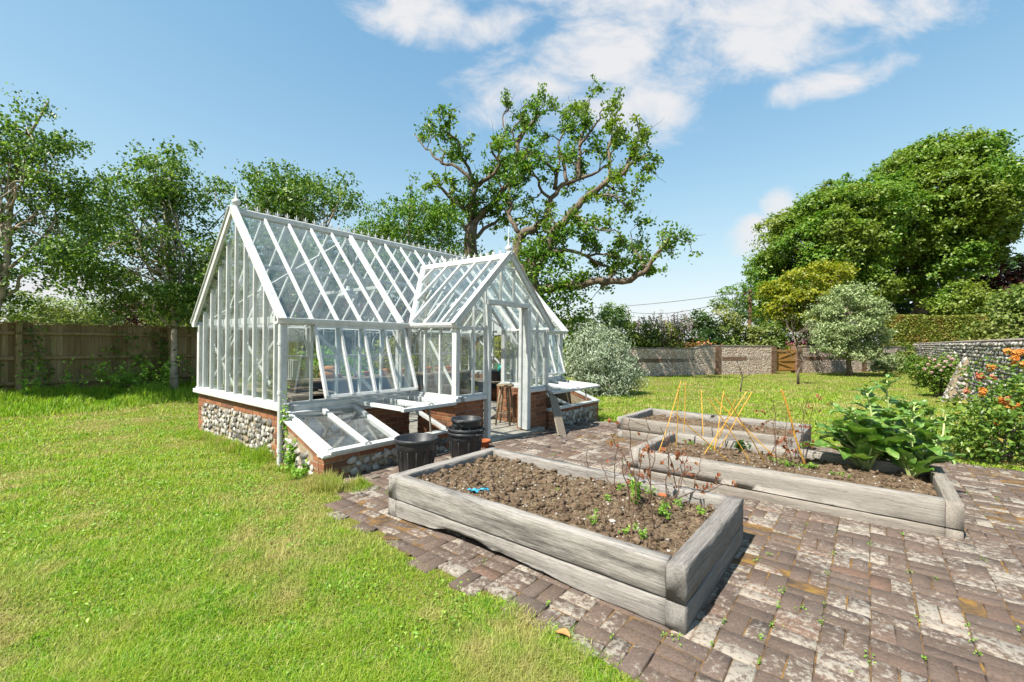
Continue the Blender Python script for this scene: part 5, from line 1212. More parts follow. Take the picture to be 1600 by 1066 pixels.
rose_bush('orange flowered climbing rose against the flint wall beyond the nearer rose', b0, [(b0 + [0, .1, .6], np.array([.6, .5, .62])), (b0 + [.7, .2, .95], np.array([.7, .5, .75])), (b0 + [-.55, 0, .4], np.array([.42, .4, .45]))], 130, 24, .075, .11,
    fl([(1574, 549, 7), (1591, 552, 9), (1586, 561, 7), (1596, 570, 7), (1548, 575, 8), (1583, 570, 5)], PO, 8.3, .1, 3) + fl([(1530, 589, 8), (1551, 590, 6), (1511, 612, 6)], PC, 8.6, .1, 4), 161)
b0 = gb(1470, 15.3); b0[2] = -.22
rose_bush('round rose bush with pale pink flowers tucked left of the stone buttress', b0, [E3(1470, 590, 15.3, 26, 24), E3(1455, 580, 15.4, 18, 20), E3(1488, 578, 15.3, 20, 22)], 150, 28, .085, .12,
    fl([(1450, 570, 3), (1460, 563, 3.5), (1468, 571, 3), (1478, 566, 4), (1488, 562, 4), (1493, 575, 3), (1455, 582, 3), (1445, 577, 3), (1470, 579, 3), (1496, 584, 3), (1482, 558, 3), (1462, 573, 3), (1475, 574, 2.5), (1486, 571, 3), (1452, 560, 2.5)], PP, 14.9, .2, 5) + fl([(1505, 569, 5)], PM, 14.8, .1, 6), 162)
b0 = gb(1440, 19.5); b0[2] = -.22
rose_bush('small pink flowered bush further along the flint wall', b0, [E3(1440, 580, 19.5, 16, 20), E3(1432, 570, 19.6, 10, 14)], 70, 26, .10, .13, fl([(1436, 582, 3), (1441, 577, 3), (1433, 572, 3)], PP, 19.2, .2, 7), 163)
b0 = gb(1412, 29.0); b0[2] = -.22
tree('ivy_column', 'dark creeper column covering the corner where the walls meet', 'climber', b0, [b0, b0 + [0, 0, .8], b0 + [0, 0, 1.4]], .06, [E3(1416, 553, 29., 10, 18), E3(1408, 570, 28.8, 14, 14)], 60, 30, .16, .15, .6, 'shrub', 'bark', 164, None, 6, lo=.4, keepin=.3)
b0 = gb(1385, 27.5); b0[2] = -.22
tree('border_shrub', 'loose low shrub at the foot of the wall right of the grey leaved tree', 'shrub', b0, [b0, b0 + [0, 0, .4], b0 + [0, 0, .7]], .04, [E3(1392, 568, 27.5, 22, 14), E3(1375, 572, 27.5, 14, 10)], 60, 28, .14, .14, .5, 'pear', 'bark', 165, None, 6, lo=.4, keepin=.3)
for i, (u, c_) in enumerate(((1231, 'petal_magenta'), (1092, 'petal_coral'))):
    b0 = gb(u, 28.9 if i else 31.); e = empty('flowering_plant', b0, ('red flowering plant peeping over the far wall where it steps up', 'magenta flowering plant peeping over the wall by the gate')[1 - i], 'plant'); rs = np.random.RandomState(170 + i); n = 160
    c = P(u, 540, b0[1]) - b0; leaves('flower', c + rs.normal(size=(n, 3)) * [.5, .3, .14], .12, .8, c_, e, rs); leaves('foliage', c + [0, 0, -.3] + rs.normal(size=(500, 3)) * [.6, .4, .3], .14, .6, 'yellowleaf', e, rs)
    m_ = MB(); m_.tube([(0, 0, 0), (0, .05, c[2])], [.03, .015], 'bark', 6); m_.build('stem', e)

# ------------------------------------------------------------------ plants in the beds
def chard_leaf(mb, mbs, p, az, el, L, W, rs, pet=.4, curl=1.):
    """crinkled blade on a pale fleshy stalk, arching out from p"""
    n, k = 12, 9; h = np.array([math.cos(az), math.sin(az), 0.]); pos = np.array(p, float); pts = [pos.copy()]; a = el; tot = L * (1 + pet); dirs = []
    N = 16
    for i in range(N):
        a -= curl * (1.1 / N) * (i / N + .15) * 1.6; d = h * math.cos(a) + UP * math.sin(a); dirs.append(d); pos = pos + d * tot / N; pts.append(pos.copy())
    dirs.append(dirs[-1]); side = np.cross(UP, h); side = side / np.linalg.norm(side); pts = np.array(pts)
    i0 = int(N * pet / (1 + pet)); mbs.tube(pts[:i0 + 6], np.linspace(.019, .006, i0 + 6) * (L / .35), 'chard_stem', 7)
    V = []; ph = rs.uniform(0, 6, 3); rows = N - i0 + 1
    for i in range(rows):
        t = i / (rows - 1); w = W * (math.sin(math.pi * min(1, (t * .93 + .05)) ** .75) ** .8) * .5 + .002; c = pts[i0 + i]; up = np.cross(dirs[i0 + i], side); up = up if up[2] > 0 else -up
        for j in range(k):
            s = j / (k - 1) * 2 - 1; cr = (math.sin(t * 19 + ph[0] + s * 2) * .55 + math.sin(t * 31 + s * 5 + ph[1]) * .35) * .014 * min(1, abs(s) * 2.2) * L / .35 + abs(s) ** 1.4 * W * .10 * (1 + .8 * math.sin(t * 9 + ph[2]))
            V.append(c + side * s * w * (1 + .10 * math.sin(t * 26 + ph[2] + s)) + up * cr)
    mb.add(V, [(i * k + j, i * k + j + 1, (i + 1) * k + j + 1, (i + 1) * k + j) for i in range(rows - 1) for j in range(k - 1)], 'chard')
def chard(label, base, nl, L, stalks, seed, az0=None, azr=math.pi):
    rs = np.random.RandomState(seed); base = np.asarray(base, float); e = empty('chard_plant', base, label, 'vegetable plant', 'bolting chard in the right hand bed'); st_ = MB(); lv = []
    for i in range(nl):
        az = (az0 if az0 is not None else 0) + (i / nl * 2 - 1) * azr + rs.normal() * .25; b = MB()
        chard_leaf(b, st_, np.array([math.cos(az), math.sin(az), 0]) * .03, az, rs.uniform(.7, 1.35), L * rs.uniform(.75, 1.15), L * rs.uniform(.55, .7), rs, rs.uniform(.3, .5), rs.uniform(.5, 1.2)); b.build('leaf', e, True)
    for tip, n, lf in stalks:
        tip = np.asarray(tip) - base; w = wander(np.zeros(3), tip, 10, .05, rs); w[1:-1] += np.sin(np.linspace(0, 3.1, 10))[1:-1, None] * np.array([rs.normal() * .04, rs.normal() * .04, 0]); st_.tube(w, np.linspace(.019, .008, 10), 'chard_stem', 8)
        b = MB()
        for i in range(n):
            t = .18 + .82 * (i / n) ** .8; p = np.array([np.interp(t * 9, range(10), w[:, j]) for j in range(3)]); az = i * 2.4 + rs.normal() * .3; l = lf * (1.3 - .85 * t) * rs.uniform(.8, 1.2); chard_leaf(b, st_, p, az, rs.uniform(.25, 1.0), l, l * .62, rs, .22, rs.uniform(.4, 1.3))
        for i in range(16): az = rs.uniform(0, 6.28); p = w[-1] + rs.normal(size=3) * .018 - UP * rs.uniform(0, .06); chard_leaf(b, st_, p, az, rs.uniform(.2, 1.1), .06, .035, rs, .1, 1.)
        b.build('flowering_shoot', e, True)
    st_.build('stem', e, True)
def on2(u, v): p = G(u, v, .225); return at2(*loc(B_, p))
c1, c2, c3 = on2(1352, 728), on2(1424, 742), on2(1395, 722)
chard('largest chard with broad crinkled leaves arching left over the bed', c1, 13, .46, [(P(1352, 610, c1[1] + .1), 15, .30), (P(1366, 636, c1[1] + .25), 13, .34), (P(1330, 640, c1[1] - .05), 10, .38), (P(1310, 668, c1[1] - .1), 7, .40)], 181, 2.9, 2.2)
chard('chard in the bed corner with pale stalks bending right and small leaves', c2, 9, .26, [(P(1452, 640, c2[1] + .15), 13, .24), (P(1478, 650, c2[1] + .0), 12, .20), (P(1428, 634, c2[1] + .3), 14, .27)], 182, -.6, 2.6)
chard('chard at the back of the clump with the tallest flowering shoot', c3, 9, .40, [(P(1386, 595, c3[1] + .1), 15, .28), (P(1410, 628, c3[1] + .3), 15, .32)], 183)
def weed(label, base, h, n, seed, name='weed', group=None, leaf='weed', L=.03, stem=True, spread=.5):
    rs = np.random.RandomState(seed); e = empty(name, base, label, 'weed' if name == 'weed' else 'plant', group); m_ = MB(); pos = []
    for k in range(max(1, n // 14)):
        tip = np.array([rs.normal() * h * spread, rs.normal() * h * spread, h * rs.uniform(.5, 1.)]); w = wander(np.zeros(3), tip, 6, .08, rs); m_.tube(w, np.linspace(.0028, .0012, 6), 'weed', 5)
        for i in range(14): t = rs.uniform(.15, 1.); pos.append(np.array([np.interp(t * 5, range(6), w[:, j]) for j in range(3)]) + rs.normal(size=3) * L * .45)
    m_.build('stem', e); leaves('foliage', np.array(pos), L, .6, leaf, e, rs, .8); return e
weed('leafy green brassica seedling clump behind the crossing orange canes', on2(1157, 705), .13, 110, 190, 'seedling', leaf='holm', L=.055)
for i, (u, v, h, n) in enumerate(((1228, 726, .07, 130), (1262, 728, .06, 90), (1205, 716, .05, 60), (1312, 745, .04, 50), (1330, 750, .035, 40), (1080, 694, .05, 60), (1110, 698, .05, 50), (1390, 768, .03, 40))):
    weed('low green weed patch in the right hand bed, %s from its far left end' % ORD[sorted([1228, 1262, 1205, 1312, 1330, 1080, 1110, 1390]).index(u)], on2(u, v), h, n, 200 + i, group='weeds in the right hand bed', L=.026, spread=1.1)
def on1(u, v): p = G(u, v, .285); return at1(*loc(A_, p))
W1_ = [(928, 822, .10, 28), (1000, 842, .10, 42), (975, 835, .05, 28), (1030, 806, .09, 56), (1060, 795, .10, 56), (1093, 804, .08, 30), (970, 770, .08, 42), (950, 785, .06, 28), (1010, 770, .08, 42), (1042, 812, .06, 28), (866, 768, .03, 20), (985, 760, .07, 42)]
for i, (u, v, h, n) in enumerate(W1_):
    weed('small green weed in the nearest bed, %s counting from the left' % ORD[sorted(w[0] for w in W1_).index(u)], on1(u, v), h, n, 220 + i, group='weeds in the nearest bed', L=.024)
weed('tall leafy green shoot standing among the dead stems', on1(992, 790), .24, 70, 240, 'seedling', leaf='weed', L=.045, spread=.12)
# dead stems
def dry_cane(label, base, top, seed, group, twigs=5, nl=8, r=.0052):
    rs = np.random.RandomState(seed); base = np.asarray(base, float); e = empty('dead_stem', base, label, 'dead stem', group); m_ = MB(); w = wander(np.zeros(3), np.asarray(top) - base, 12, .07, rs); m_.tube(w, np.linspace(r, r * .45, 12), 'dry', 6); H_ = np.linalg.norm(w[-1]); pos = []
    for _ in range(twigs):
        i = rs.randint(3, 11); q = unit(rs.normal(size=3) * [1, 1, .5] + UP * .45) * rs.uniform(.12, .36) * H_; t = wander(w[i], w[i] + q, 6, .1, rs); m_.tube(t, np.linspace(r * .5, r * .25, 6), 'dry', 4); pos += [t[-1]] + [t[rs.randint(2, 6)] for _ in range(max(0, nl // 4))]
    m_.build('stem', e)
    if nl:
        pos = np.array((pos + [w[rs.randint(4, 12)] for _ in range(nl)])[:nl]) + rs.normal(size=(nl, 3)) * .01; pos = np.repeat(pos, 2, 0) + rs.normal(size=(nl * 2, 3)) * .007; leaves('leaves', pos, .042, .55, 'dead', e, rs, .0, None, .8)
DS = [(921, 742, 917, 702, 0, 0), (972, 790, 938, 716, 3, 1), (958, 775, 966, 690, 4, 2), (976, 812, 972, 712, 5, 4), (1003, 800, 984, 655, 4, 2), (1010, 790, 1008, 652, 3, 3), (1022, 825, 1018, 690, 5, 6), (1035, 800, 1046, 672, 6, 8), (1046, 788, 1078, 690, 7, 10), (1052, 782, 1120, 752, 5, 7), (996, 760, 1000, 700, 5, 5), (1070, 775, 1062, 705, 6, 9), (1078, 770, 1095, 715, 6, 8), (1085, 768, 1138, 756, 4, 5), (1062, 772, 1032, 668, 5, 6), (938, 818, 940, 782, 0, 0), (988, 838, 992, 750, 3, 1), (1015, 778, 955, 678, 4, 1)]
for i, (u, v, tu, tv, tw, nl) in enumerate(DS):
    b = on1(u, v); k = sorted(range(len(DS)), key=lambda j: DS[j][0]).index(i)
    dry_cane('dry brown stem rooted in the nearest bed, %s from the left among the dead stems' % ORD[k], b, P(tu, tv, b[1] + .12 * math.sin(i * 1.7)), 260 + i, 'dead stems in the nearest bed', tw, nl)
DS2 = [(1215, 728, 1208, 625, 6, 12), (1232, 724, 1228, 640, 7, 14), (1243, 722, 1252, 632, 6, 12), (1250, 725, 1264, 620, 5, 8), (1225, 730, 1237, 655, 6, 12), (1260, 722, 1270, 635, 4, 4), (1205, 722, 1212, 655, 4, 8)]
for i, (u, v, tu, tv, tw, nl) in enumerate(DS2):
    b = on2(u, v); k = sorted(range(len(DS2)), key=lambda j: DS2[j][0]).index(i)
    dry_cane('red leaved dead stem in the right hand bed, %s from the left of its cluster' % ORD[k], b, P(tu, tv, b[1] + .15 * math.sin(i * 2.1)), 290 + i, 'red leaved dead stems in the right hand bed', tw, nl)
# canes
CN = [(1064, 596, 1030, 702, 'leaning right'), (1071, 596, 1068, 678, 'nearly upright'), (1060, 605, 1056, 694, 'upright and shorter'), (1095.6, 609, 1099, 682, 'upright and standing apart'), (1053, 644, 1138, 721, 'lying lowest across the others'), (1107, 622, 1170, 719, 'tilted left crossing two others'), (1131, 611, 1116, 702, 'leaning slightly right'), (1131, 616, 1195, 721, 'tilted left and ending lowest'),
      (1167, 612, 1101, 708, 'leaning far right'), (1175, 613, 1124, 698, 'tip farthest right'), (1150, 624, 1115, 699, 'short and leaning right'), (1116, 622, 1211, 711, 'long and laid left'), (1221, 609, 1259, 724, 'thickest, beside the red leaved stems')]
for i, (tu, tv, u, v, how) in enumerate(CN):
    b = on2(u, v); t_ = P(tu, tv, b[1] + .22 * math.sin(i * 2.3 + 1)); m_ = MB(); p = wander(np.zeros(3), t_ - b, 6, .012, np.random.RandomState(i)); p[0] -= unit(p[-1]) * .06; m_.tube(p, .0058 if i < 12 else .0105, 'cane', 8); o = build_top(m_, 'garden_cane', b)
    tag(o, 'orange garden cane, %s, its foot %s from the left' % (how, ORD[sorted(range(len(CN)), key=lambda j: CN[j][2]).index(i)]), 'cane', 'orange canes in the right hand bed')
# bits and pieces
b = on1(746, 772); m_ = MB(); rs = np.random.RandomState(3); V = []
for i in range(9):
    for j in range(6): V.append((i * .014 - .055, j * .011 - .03, .014 + .012 * math.sin(i * 1.3 + j) + .01 * rs.rand()))
m_.add(V, [(i * 6 + j, (i + 1) * 6 + j, (i + 1) * 6 + j + 1, i * 6 + j + 1) for i in range(8) for j in range(5)], 'blue'); m_.tube([(.05, .0, .02), (.085, .012, .02), (.09, -.02, .012)], .009, 'blue', 6); m_.tube([(-.05, .02, .02), (-.08, .03, .016)], .009, 'blue', 6)
o = build_top(m_, 'crumpled_wrapper', b); o.rotation_euler = (0, 0, .2); tag(o, 'crumpled bright blue plastic scrap on the soil of the nearest bed', 'wrapper')
for i, (u, v, r, mt, nm, lb) in enumerate(((957, 818, .018, 'stone', 'stone', 'pale grey stone among the weeds in the nearest bed'), (1008, 785, .022, 'stone', 'stone', 'whitish stone behind the dead stems in the nearest bed'), (1012, 866, .014, 'stone', 'stone', 'small pale stone at the front edge of the nearest bed'), (1037, 771, .032, 'terracotta', 'clay_shard', 'orange clay pot shard lying at the back of the nearest bed'), (1108, 784, .03, 'terracotta', 'brick_piece', 'red brick piece in the back corner of the nearest bed'), (1090, 780, .028, 'terracotta', 'brick_piece', 'broken red brick beside the far sleeper of the nearest bed'))):
    b = on1(u, v); o = lumps(nm, np.zeros((1, 3)), np.array([[r * 1.5, r, r * .6]]), np.eye(3), mt, None, np.random.RandomState(i + 60), .12, False); o.location = tuple(map(float, b + UP * r * .4)); tag(o, lb, 'stone' if mt == 'stone' else 'brick')
lf = G(802, 961, .02)
def leafthing(p, L, mat, label, seed):
    rs = np.random.RandomState(seed); k = 5; V = []
    for i in range(7):
        t = i / 6; w = L * .3 * math.sin(math.pi * (t * .9 + .06))
        for j in range(k): s = j / (k - 1) * 2 - 1; V.append((t * L - L / 2, s * w, .012 * abs(s) + .012 * math.sin(t * 4) + .003))
    m_ = MB(); m_.add(V, [(i * k + j, (i + 1) * k + j, (i + 1) * k + j + 1, i * k + j + 1) for i in range(6) for j in range(k - 1)], mat); o = build_top(m_, 'fallen_leaf', p, True); o.rotation_euler = (0, 0, rs.uniform(0, 6)); tag(o, label, 'leaf')
leafthing(G(879, 993, .012), .085, 'bag', 'curled tan dead leaf where the grass meets the paving', 1)

# weeds and moss in the paving joints, wild plants at the foot of walls and fence
rs = np.random.RandomState(300); pos = []
PW = [(1320, 905), (1250, 820), (1307, 833), (1232, 986), (1310, 955), (1312, 985), (1188, 997), (1095, 1002), (1560, 880), (1440, 900), (1395, 640), (1200, 868), (980, 720), (895, 700), (1552, 990), (1490, 1045), (1330, 1055), (1220, 1050), (880, 955), (960, 1000), (1560, 770), (1120, 850), (1010, 985), (1595, 690), (600, 770), (585, 762), (1380, 1040), (1500, 760), (1540, 800)]
PW += [(rs.uniform(640, 1600), rs.uniform(690, 1060)) for _ in range(45)]
for u, v in PW:
    p = G(u, v, -.0); s, t = st(p[0], p[1]); j = round(s / B * 2) / 2 * B if rs.rand() < .4 else s; t = round((t - .03) / B) * B + .03 if rs.rand() < .9 else t
    c = P0 + s * d1 + t * d2; c[2] = float(gz(c[0], c[1]))
    if not inpoly(np.array([c[0]]), np.array([c[1]]))[0]: continue
    n = rs.randint(4, 18); k = rs.uniform(.004, .018); q = np.stack([rs.normal(size=n) * k, rs.normal(size=n) * k, rs.uniform(0, .025, n)], 1); pos.append(c + q[:, :1] * d1 * 1.6 + q[:, 1:2] * d2 + q[:, 2:] * UP)
pos = np.concatenate(pos); o = leaves('paving_weeds', pos, .014, .6, 'weed', None, rs, 1.); tag(o, 'small green weeds growing in the paving joints', 'weeds', kind='stuff')
def wild(label, base, h, n, seed, leaf='weed', L=.06, cat='plant', spread=.35, group=None, name='wild_plant'):
    return weed(label, base, h, n, seed, name, group, leaf, L, spread=spread)
wild('bright green nettles growing between downpipe and cold frame', LW(-.03, -.36, .0), .42, 220, 310, L=.05, spread=.16)
wild('lower nettle clump at the outer corner of the cold frame', LW(-.08, -.72, .0), .18, 150, 311, L=.05, spread=.45)
wild('thin green creeper climbing the gap behind the downpipe', LW(-.0, -.17, .3), .75, 60, 312, L=.05, spread=.06)
for i, (t, off, h, n, sp_) in enumerate(((1.2, -.6, 1.1, 120, .35), (2.0, -.55, 1.25, 330, .4), (2.5, -.6, 1.15, 300, .4), (3.0, -.75, 1.2, 220, .3), (.35, -.8, 1.2, 90, .15), (4.1, -.5, 1., 220, .4))):
    wild('tall green bramble clump at the fence foot, %s from the left' % ORD[[4, 0, 1, 2, 3, 5].index(i) if i != 4 else 0], F0 + t * d1 + off * d2, h, n, 320 + i, 'weed', .10, spread=sp_, group='brambles along the fence', name='bramble')
rs = np.random.RandomState(330)
for i, (t0, z0, t1, z1, n, lb) in enumerate(((.45, 1.9, .75, .3, 260, 'ivy hanging beside the first square fence post'), (2.95, 1.7, 3.2, .3, 420, 'dense ivy around the second fence post behind the birch'), (2.2, 1.65, 2.4, 1.2, 90, 'ivy sprig high on the fence left of the birch'), (1.9, 1.2, 1.95, 1.0, 60, 'small ivy patch in the middle of the fence panel'), (2.5, 1.0, 2.9, .4, 260, 'ivy low on the fence panel next to the birch'), (-.4, 1.2, -.1, .2, 300, 'ivy left of the first square fence post'))):
    k = rs.rand(n); p = F0 + np.stack([k * (t1 - t0) + t0 + rs.normal(size=n) * .14, np.full(n, -.12) + rs.normal(size=n) * .03, z0 + (z1 - z0) * k + rs.normal(size=n) * .12], 1)[:max(30, n // 2)] @ np.stack([d1, d2, UP]); e = empty('ivy', p.mean(0), lb, 'climber', 'ivy on the fence'); b0 = p.mean(0)
    leaves('foliage', p - b0, .08, .85, 'shrub', e, rs, .1, np.tile(-d2, (len(p), 1))); m_ = MB(); m_.tube(wander(F0 + t0 * d1 - .09 * d2 + z0 * UP, F0 + t1 * d1 - .09 * d2 + z1 * UP, 8, .06, rs) - b0, .008, 'bark', 5); m_.build('stem', e)

# ------------------------------------------------------------------ grass
def blades(name, n, ylo, yhi, ulo, uhi, hgt, wid, mat, seed, test, ypow=2., label=None, lean=.5):
    rs = np.random.RandomState(seed); k = 1 - ypow; u = rs.rand(n)
    Yd = (ylo ** k + u * (yhi ** k - ylo ** k)) ** (1 / k) if abs(k) > 1e-6 else ylo * (yhi / ylo) ** u
    a = (rs.uniform(ulo, uhi, n) - 800) / F; x = a * Yd; y = Yd
    ok = test(x, y, rs); x, y = x[ok], y[ok]; n = len(x); z = gz(x, y) - .024
    dist = np.hypot(x, y); w = wid * np.clip(dist / 3., .55, 5.) ** .85 * rs.uniform(.6, 1.4, n)
    pn = np.sin(x * 1.9 + 1.3 * np.sin(y * 1.3)) * np.sin(y * 2.3 + 1.7 * np.sin(x * .9 + 2)); pn2 = np.sin(x * 5.1 + 2 * np.sin(y * 4.)) * np.sin(y * 6.3 + x)
    h = (hgt(x, y) if callable(hgt) else hgt) * rs.uniform(.5, 1.25, n) * (1 + .4 * pn + .35 * pn2); h = np.maximum(h, .012)
    th = rs.uniform(0, 6.28, n); d = np.stack([np.cos(th), np.sin(th), np.zeros(n)], 1); sd = np.stack([-d[:, 1], d[:, 0], np.zeros(n)], 1); ln = np.abs(rs.normal(size=n)) * lean * h
    b = np.stack([x, y, z], 1); m1 = b + d * (ln * .3)[:, None] + UP * (h * .6)[:, None]; tp_ = b + d * ln[:, None] + UP * (h * np.clip(1 - ln / h * .18, .4, 1))[:, None]; s = sd * w[:, None] * .5
    V = np.stack([b - s, b + s, m1 + s * .75, m1 - s * .75, tp_], 1).reshape(-1, 3); i = np.arange(n)[:, None] * 5
    o = bigmesh(name, V, [i + np.array([[0, 1, 2, 3]]), i + np.array([[3, 2, 4]])], mat); return tag(o, label, 'grass', kind='stuff')
EDGE = np.array(edge)
def free(x, y, rs=None):
    r = ~inpoly(x, y, POLYG); s, t = st(x, y); r &= ~((s > -.0) & (s < LEN) & (t > 0) & (t < WID)); r &= ~((s > 0) & (s < 6.4) & (t > -PJ) & (t <= 0))
    r &= ((x - R0[0]) * -d2[0] + (y - R0[1]) * -d2[1]) < .05                      # this side of the right wall
    r &= ((x - W0[0]) * -wn[0] + (y - W0[1]) * -wn[1]) < .0                    # and of the far wall
    r &= ~((y > 22) & (x < 3.2) & False)
    return r
rs = np.random.RandomState(400)
pe = np.array(edge); POLYG = POLY.copy()
POLYG[1:1 + len(edge)] += (rs.normal(size=(len(edge), 1)) * .02 + .015) * (-d1[:2])
front = lambda x, y: st(x, y)
def ragged(x, y, rs):
    j = rs.normal(size=len(x)) * .03 - .025; return free(x + j * d1[0], y + j * d1[1])
def t_left(x, y, rs): s, t = st(x, y); return ragged(x, y, rs) & (s < 2)
def t_right(x, y, rs): s, t = st(x, y); return ragged(x, y, rs) & (s >= 2)
blades('lawn_grass', 480000, 1.7, 11.5, -420, 1200, .044, .0040, 'grass', 401, t_left, 1.8, 'short sunlit lawn grass in front of the greenhouse and fence', .95)
blades('lawn_grass', 260000, 5.6, 33., 840, 1750, lambda x, y: .06 + .02 * np.sin(x * .8), .0046, 'grass', 402, t_right, 1.6, 'lawn grass between the paving and the far garden wall', .7)
blades('thatch', 30000, 1.7, 11., -160, 1200, .02, .004, 'straw', 411, t_left, 1.8, 'dry straw coloured thatch lying in the near lawn', 2.2)
blades('thatch', 30000, 5.6, 30., 840, 1750, .025, .005, 'straw', 412, t_right, 1.6, 'dry straw coloured thatch lying in the far lawn', 2.2)
rs = np.random.RandomState(413); pos = []
for _ in range(420):
    c = np.array([rs.uniform(-8, .6), 0, 0]); c[1] = rs.uniform(2., 9.); n = rs.randint(15, 60); q = rs.normal(size=(n, 3)) * [.09, .09, .012]; q[:, 2] = np.abs(q[:, 2]) + .012
    p = c + q; k = t_left(p[:, 0], p[:, 1], rs); p = p[k]; p[:, 2] += gz(p[:, 0], p[:, 1]) - .02; pos.append(p)
o = leaves('clover', np.concatenate(pos), .022, .75, 'weed', None, rs, 1.2); tag(o, 'small broad leaved weeds and clover in the near lawn', 'weeds', kind='stuff')
def t_fence(x, y, rs):
    s, t = st(x, y); ft = (x - F0[0]) * d2[0] + (y - F0[1]) * d2[1]; return free(x, y) & (ft < .1) & (ft > -3.4 + .5 * np.sin(s * 2.)) & (s < 6.5) & (rs.rand(len(x)) < np.clip(.15 + (ft + 3.4) / 3.0, 0, 1))
blades('long_grass', 210000, 7.2, 17., -300, 700, lambda x, y: .13 + .16 * np.clip((((x - F0[0]) * d2[0] + (y - F0[1]) * d2[1]) + 3.4) / 3., 0, 1), .0052, 'meadow', 403, t_fence, 1., 'long uncut grass along the foot of the fence', .35)
def t_foot(x, y, rs): s, t = st(x, y); return (s < .02) & (s > -.22 - .12 * np.sin(t * 5)) & (t > -1.5) & (t < 3.3) & free(x, y)
blades('long_grass', 160000, 4.2, 8.8, 250, 620, lambda x, y: .035 + (.10 + .10 * np.maximum(0, np.sin(st(x, y)[1] * 4.))) * np.clip(1 + st(x, y)[0] / .3, 0, 1), .004, 'grass', 404, t_foot, 1., 'longer grass against the flint base of the greenhouse', .4)
def t_tuft(x, y, rs): c = G(548, 762); return ((x - c[0] - .05) ** 2 + (y - c[1] + .0) ** 2 < .2 ** 2)
blades('grass_tuft', 9000, 3.9, 5., 480, 600, lambda x, y: .03 + .16 * np.clip(1 - np.hypot(x - G(548, 762)[0] - .05, y - G(548, 762)[1]) / .19, 0, 1), .004, 'grass', 405, t_tuft, 1., 'grass tuft spilling over the paving at the cold frame corner', .5)

# ------------------------------------------------------------------ sky, sun, camera
to_sun = np.array([-d1[0] * .70 + d2[0] * .13, -d1[1] * .70 + d2[1] * .13, 1.]); to_sun = unit(to_sun)
el = math.asin(to_sun[2]); az = math.atan2(to_sun[0], to_sun[1])
sd_ = bpy.data.lights.new('sun', 'SUN'); sd_.energy = 5.; sd_.angle = math.radians(.55); sd_.color = (1., .945, .85)
so = bpy.data.objects.new('sun', sd_); COL.objects.link(so); so.rotation_euler = Vector(-to_sun).to_track_quat('-Z', 'Y').to_euler(); so.location = (0, 0, 30)
w = bpy.data.worlds.new('World'); scene.world = w; w.use_nodes = True; nt = w.node_tree; nt.nodes.clear()
sky = nt.nodes.new('ShaderNodeTexSky'); sky.sky_type = 'NISHITA'; sky.sun_disc = False; sky.sun_elevation = el; sky.sun_rotation = az % (2 * math.pi); sky.air_density = 1.; sky.dust_density = .8; sky.ozone_density = 1.5
tcd = nt.nodes.new('ShaderNodeTexCoord').outputs['Generated']; sx = nd(nt, 'ShaderNodeSeparateXYZ', {0: tcd})
den = mth(nt, 'MAXIMUM', mth(nt, 'ABSOLUTE', sx.outputs[1]), .08)
gx = mth(nt, 'DIVIDE', sx.outputs[0], den); gzz = mth(nt, 'DIVIDE', sx.outputs[2], den)
def blob(u, v, ru, rv, tilt=0.):
    cx, cz = (u - 800) / F, (CY - v) / F; c, s = math.cos(tilt), math.sin(tilt)
    dx = mth(nt, 'SUBTRACT', gx, cx); dz = mth(nt, 'SUBTRACT', gzz, cz)
    a = mth(nt, 'DIVIDE', mth(nt, 'ADD', mth(nt, 'MULTIPLY', dx, c), mth(nt, 'MULTIPLY', dz, s)), ru / F); b = mth(nt, 'DIVIDE', mth(nt, 'SUBTRACT', mth(nt, 'MULTIPLY', dz, c), mth(nt, 'MULTIPLY', dx, s)), rv / F)
    r2 = mth(nt, 'ADD', mth(nt, 'MULTIPLY', a, a), mth(nt, 'MULTIPLY', b, b))
    return mth(nt, 'SUBTRACT', 1., mth(nt, 'MULTIPLY', r2, 1.), False)
cv = nd(nt, 'ShaderNodeCombineXYZ', {0: gx, 1: gzz})
n1 = noise(nt, nd(nt, 'ShaderNodeMapping', {'Vector': cv.outputs[0], 'Scale': (3.0, 5.0, 1), 'Rotation': (0, 0, .35)}).outputs[0], 1.6, 9, .62, .4)
BL = [(1000, 80, 330, 95, .22), (1180, 40, 300, 95, .12), (1000, -60, 420, 110, 0.), (640, 20, 130, 62, -.3), (770, 40, 90, 40, .3), (850, 130, 130, 62, .3), (1340, 10, 220, 55, .1), (1300, 120, 150, 34, .30), (1600, 280, 60, 50, 0.), (1225, 315, 40, 34, 0.), (1180, 370, 50, 40, 0.), (60, 450, 150, 40, 0.), (1000, 170, 120, 60, -.2)]
acc = None
for b in BL:
    o_ = mth(nt, 'MAXIMUM', blob(*b), -1.5); acc = o_ if acc is None else mth(nt, 'MAXIMUM', acc, o_)
cm = mth(nt, 'ADD', mth(nt, 'MULTIPLY', acc, .8), mth(nt, 'MULTIPLY', mth(nt, 'SUBTRACT', n1, .5), 2.7))
cm = nd(nt, 'ShaderNodeMapRange', {'Value': cm, 'From Min': .0, 'From Max': .95, 'To Min': 0., 'To Max': .97}, interpolation_type='SMOOTHSTEP').outputs[0]
fwd = mrange(nt, sx.outputs[1], .0, .15)
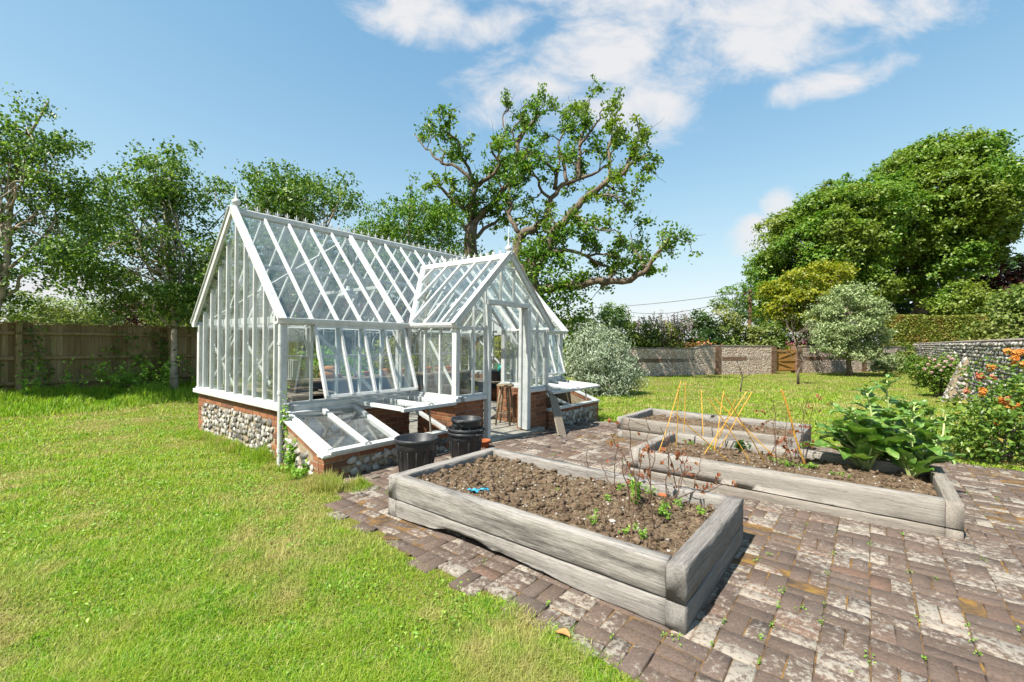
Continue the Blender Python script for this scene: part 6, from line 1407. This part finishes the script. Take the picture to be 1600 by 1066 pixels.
cm = mth(nt, 'MULTIPLY', cm, fwd)
sx_ = nd(nt, 'ShaderNodeSeparateXYZ', {0: nt.nodes.new('ShaderNodeTexCoord').outputs['Generated']}); sr = nd(nt, 'ShaderNodeSeparateColor', {0: sky.outputs[0]}); ch = []
for i_, a_ in enumerate((.232, .355, .42)):                            # soft shoulder so that the hazy horizon keeps its blue
    ch.append(mth(nt, 'MULTIPLY', mth(nt, 'SUBTRACT', 1., mth(nt, 'EXPONENT', mth(nt, 'MULTIPLY', sr.outputs[i_], -a_))), 3.52))
lift = mrange(nt, sx_.outputs[2], .62, .25)                          # the summer haze pales the lower sky
ch = [mth(nt, 'MULTIPLY', c_, mth(nt, 'ADD', 1., mth(nt, 'MULTIPLY', lift, k_))) for c_, k_ in zip(ch, (.30, .10, .07))]
skc = nd(nt, 'ShaderNodeCombineColor', {0: ch[0], 1: ch[1], 2: ch[2]}).outputs[0]
cl_ = mix(nt, cm, skc, (3.05, 3.04, 3.1))
bg = nd(nt, 'ShaderNodeBackground', {'Color': cl_, 'Strength': .13}); wo = nt.nodes.new('ShaderNodeOutputWorld'); nt.links.new(bg.outputs[0], wo.inputs[0])
cd = bpy.data.cameras.new('camera'); cd.sensor_width = 36.; cd.lens = F / 1600 * 36; cd.clip_start = .05; cd.clip_end = 2000; cd.shift_y = (CY - 533) / 1600
co = bpy.data.objects.new('camera', cd); COL.objects.link(co); co.location = (0, 0, H)
co.rotation_euler = (Matrix.Rotation(math.radians(90), 3, 'X') @ Matrix.Rotation(ROLL, 3, 'Z')).to_euler()
scene.camera = co
scene.view_settings.view_transform = 'Standard'; scene.view_settings.look = 'None'; scene.view_settings.exposure = 1.12; scene.view_settings.gamma = 1.
scene.cycles.max_bounces = 10; scene.cycles.transparent_max_bounces = 24; scene.cycles.diffuse_bounces = 3; scene.cycles.glossy_bounces = 3; scene.cycles.transmission_bounces = 4
scene.cycles.use_adaptive_sampling = True; scene.cycles.adaptive_threshold = .02; scene.cycles.use_denoising = True
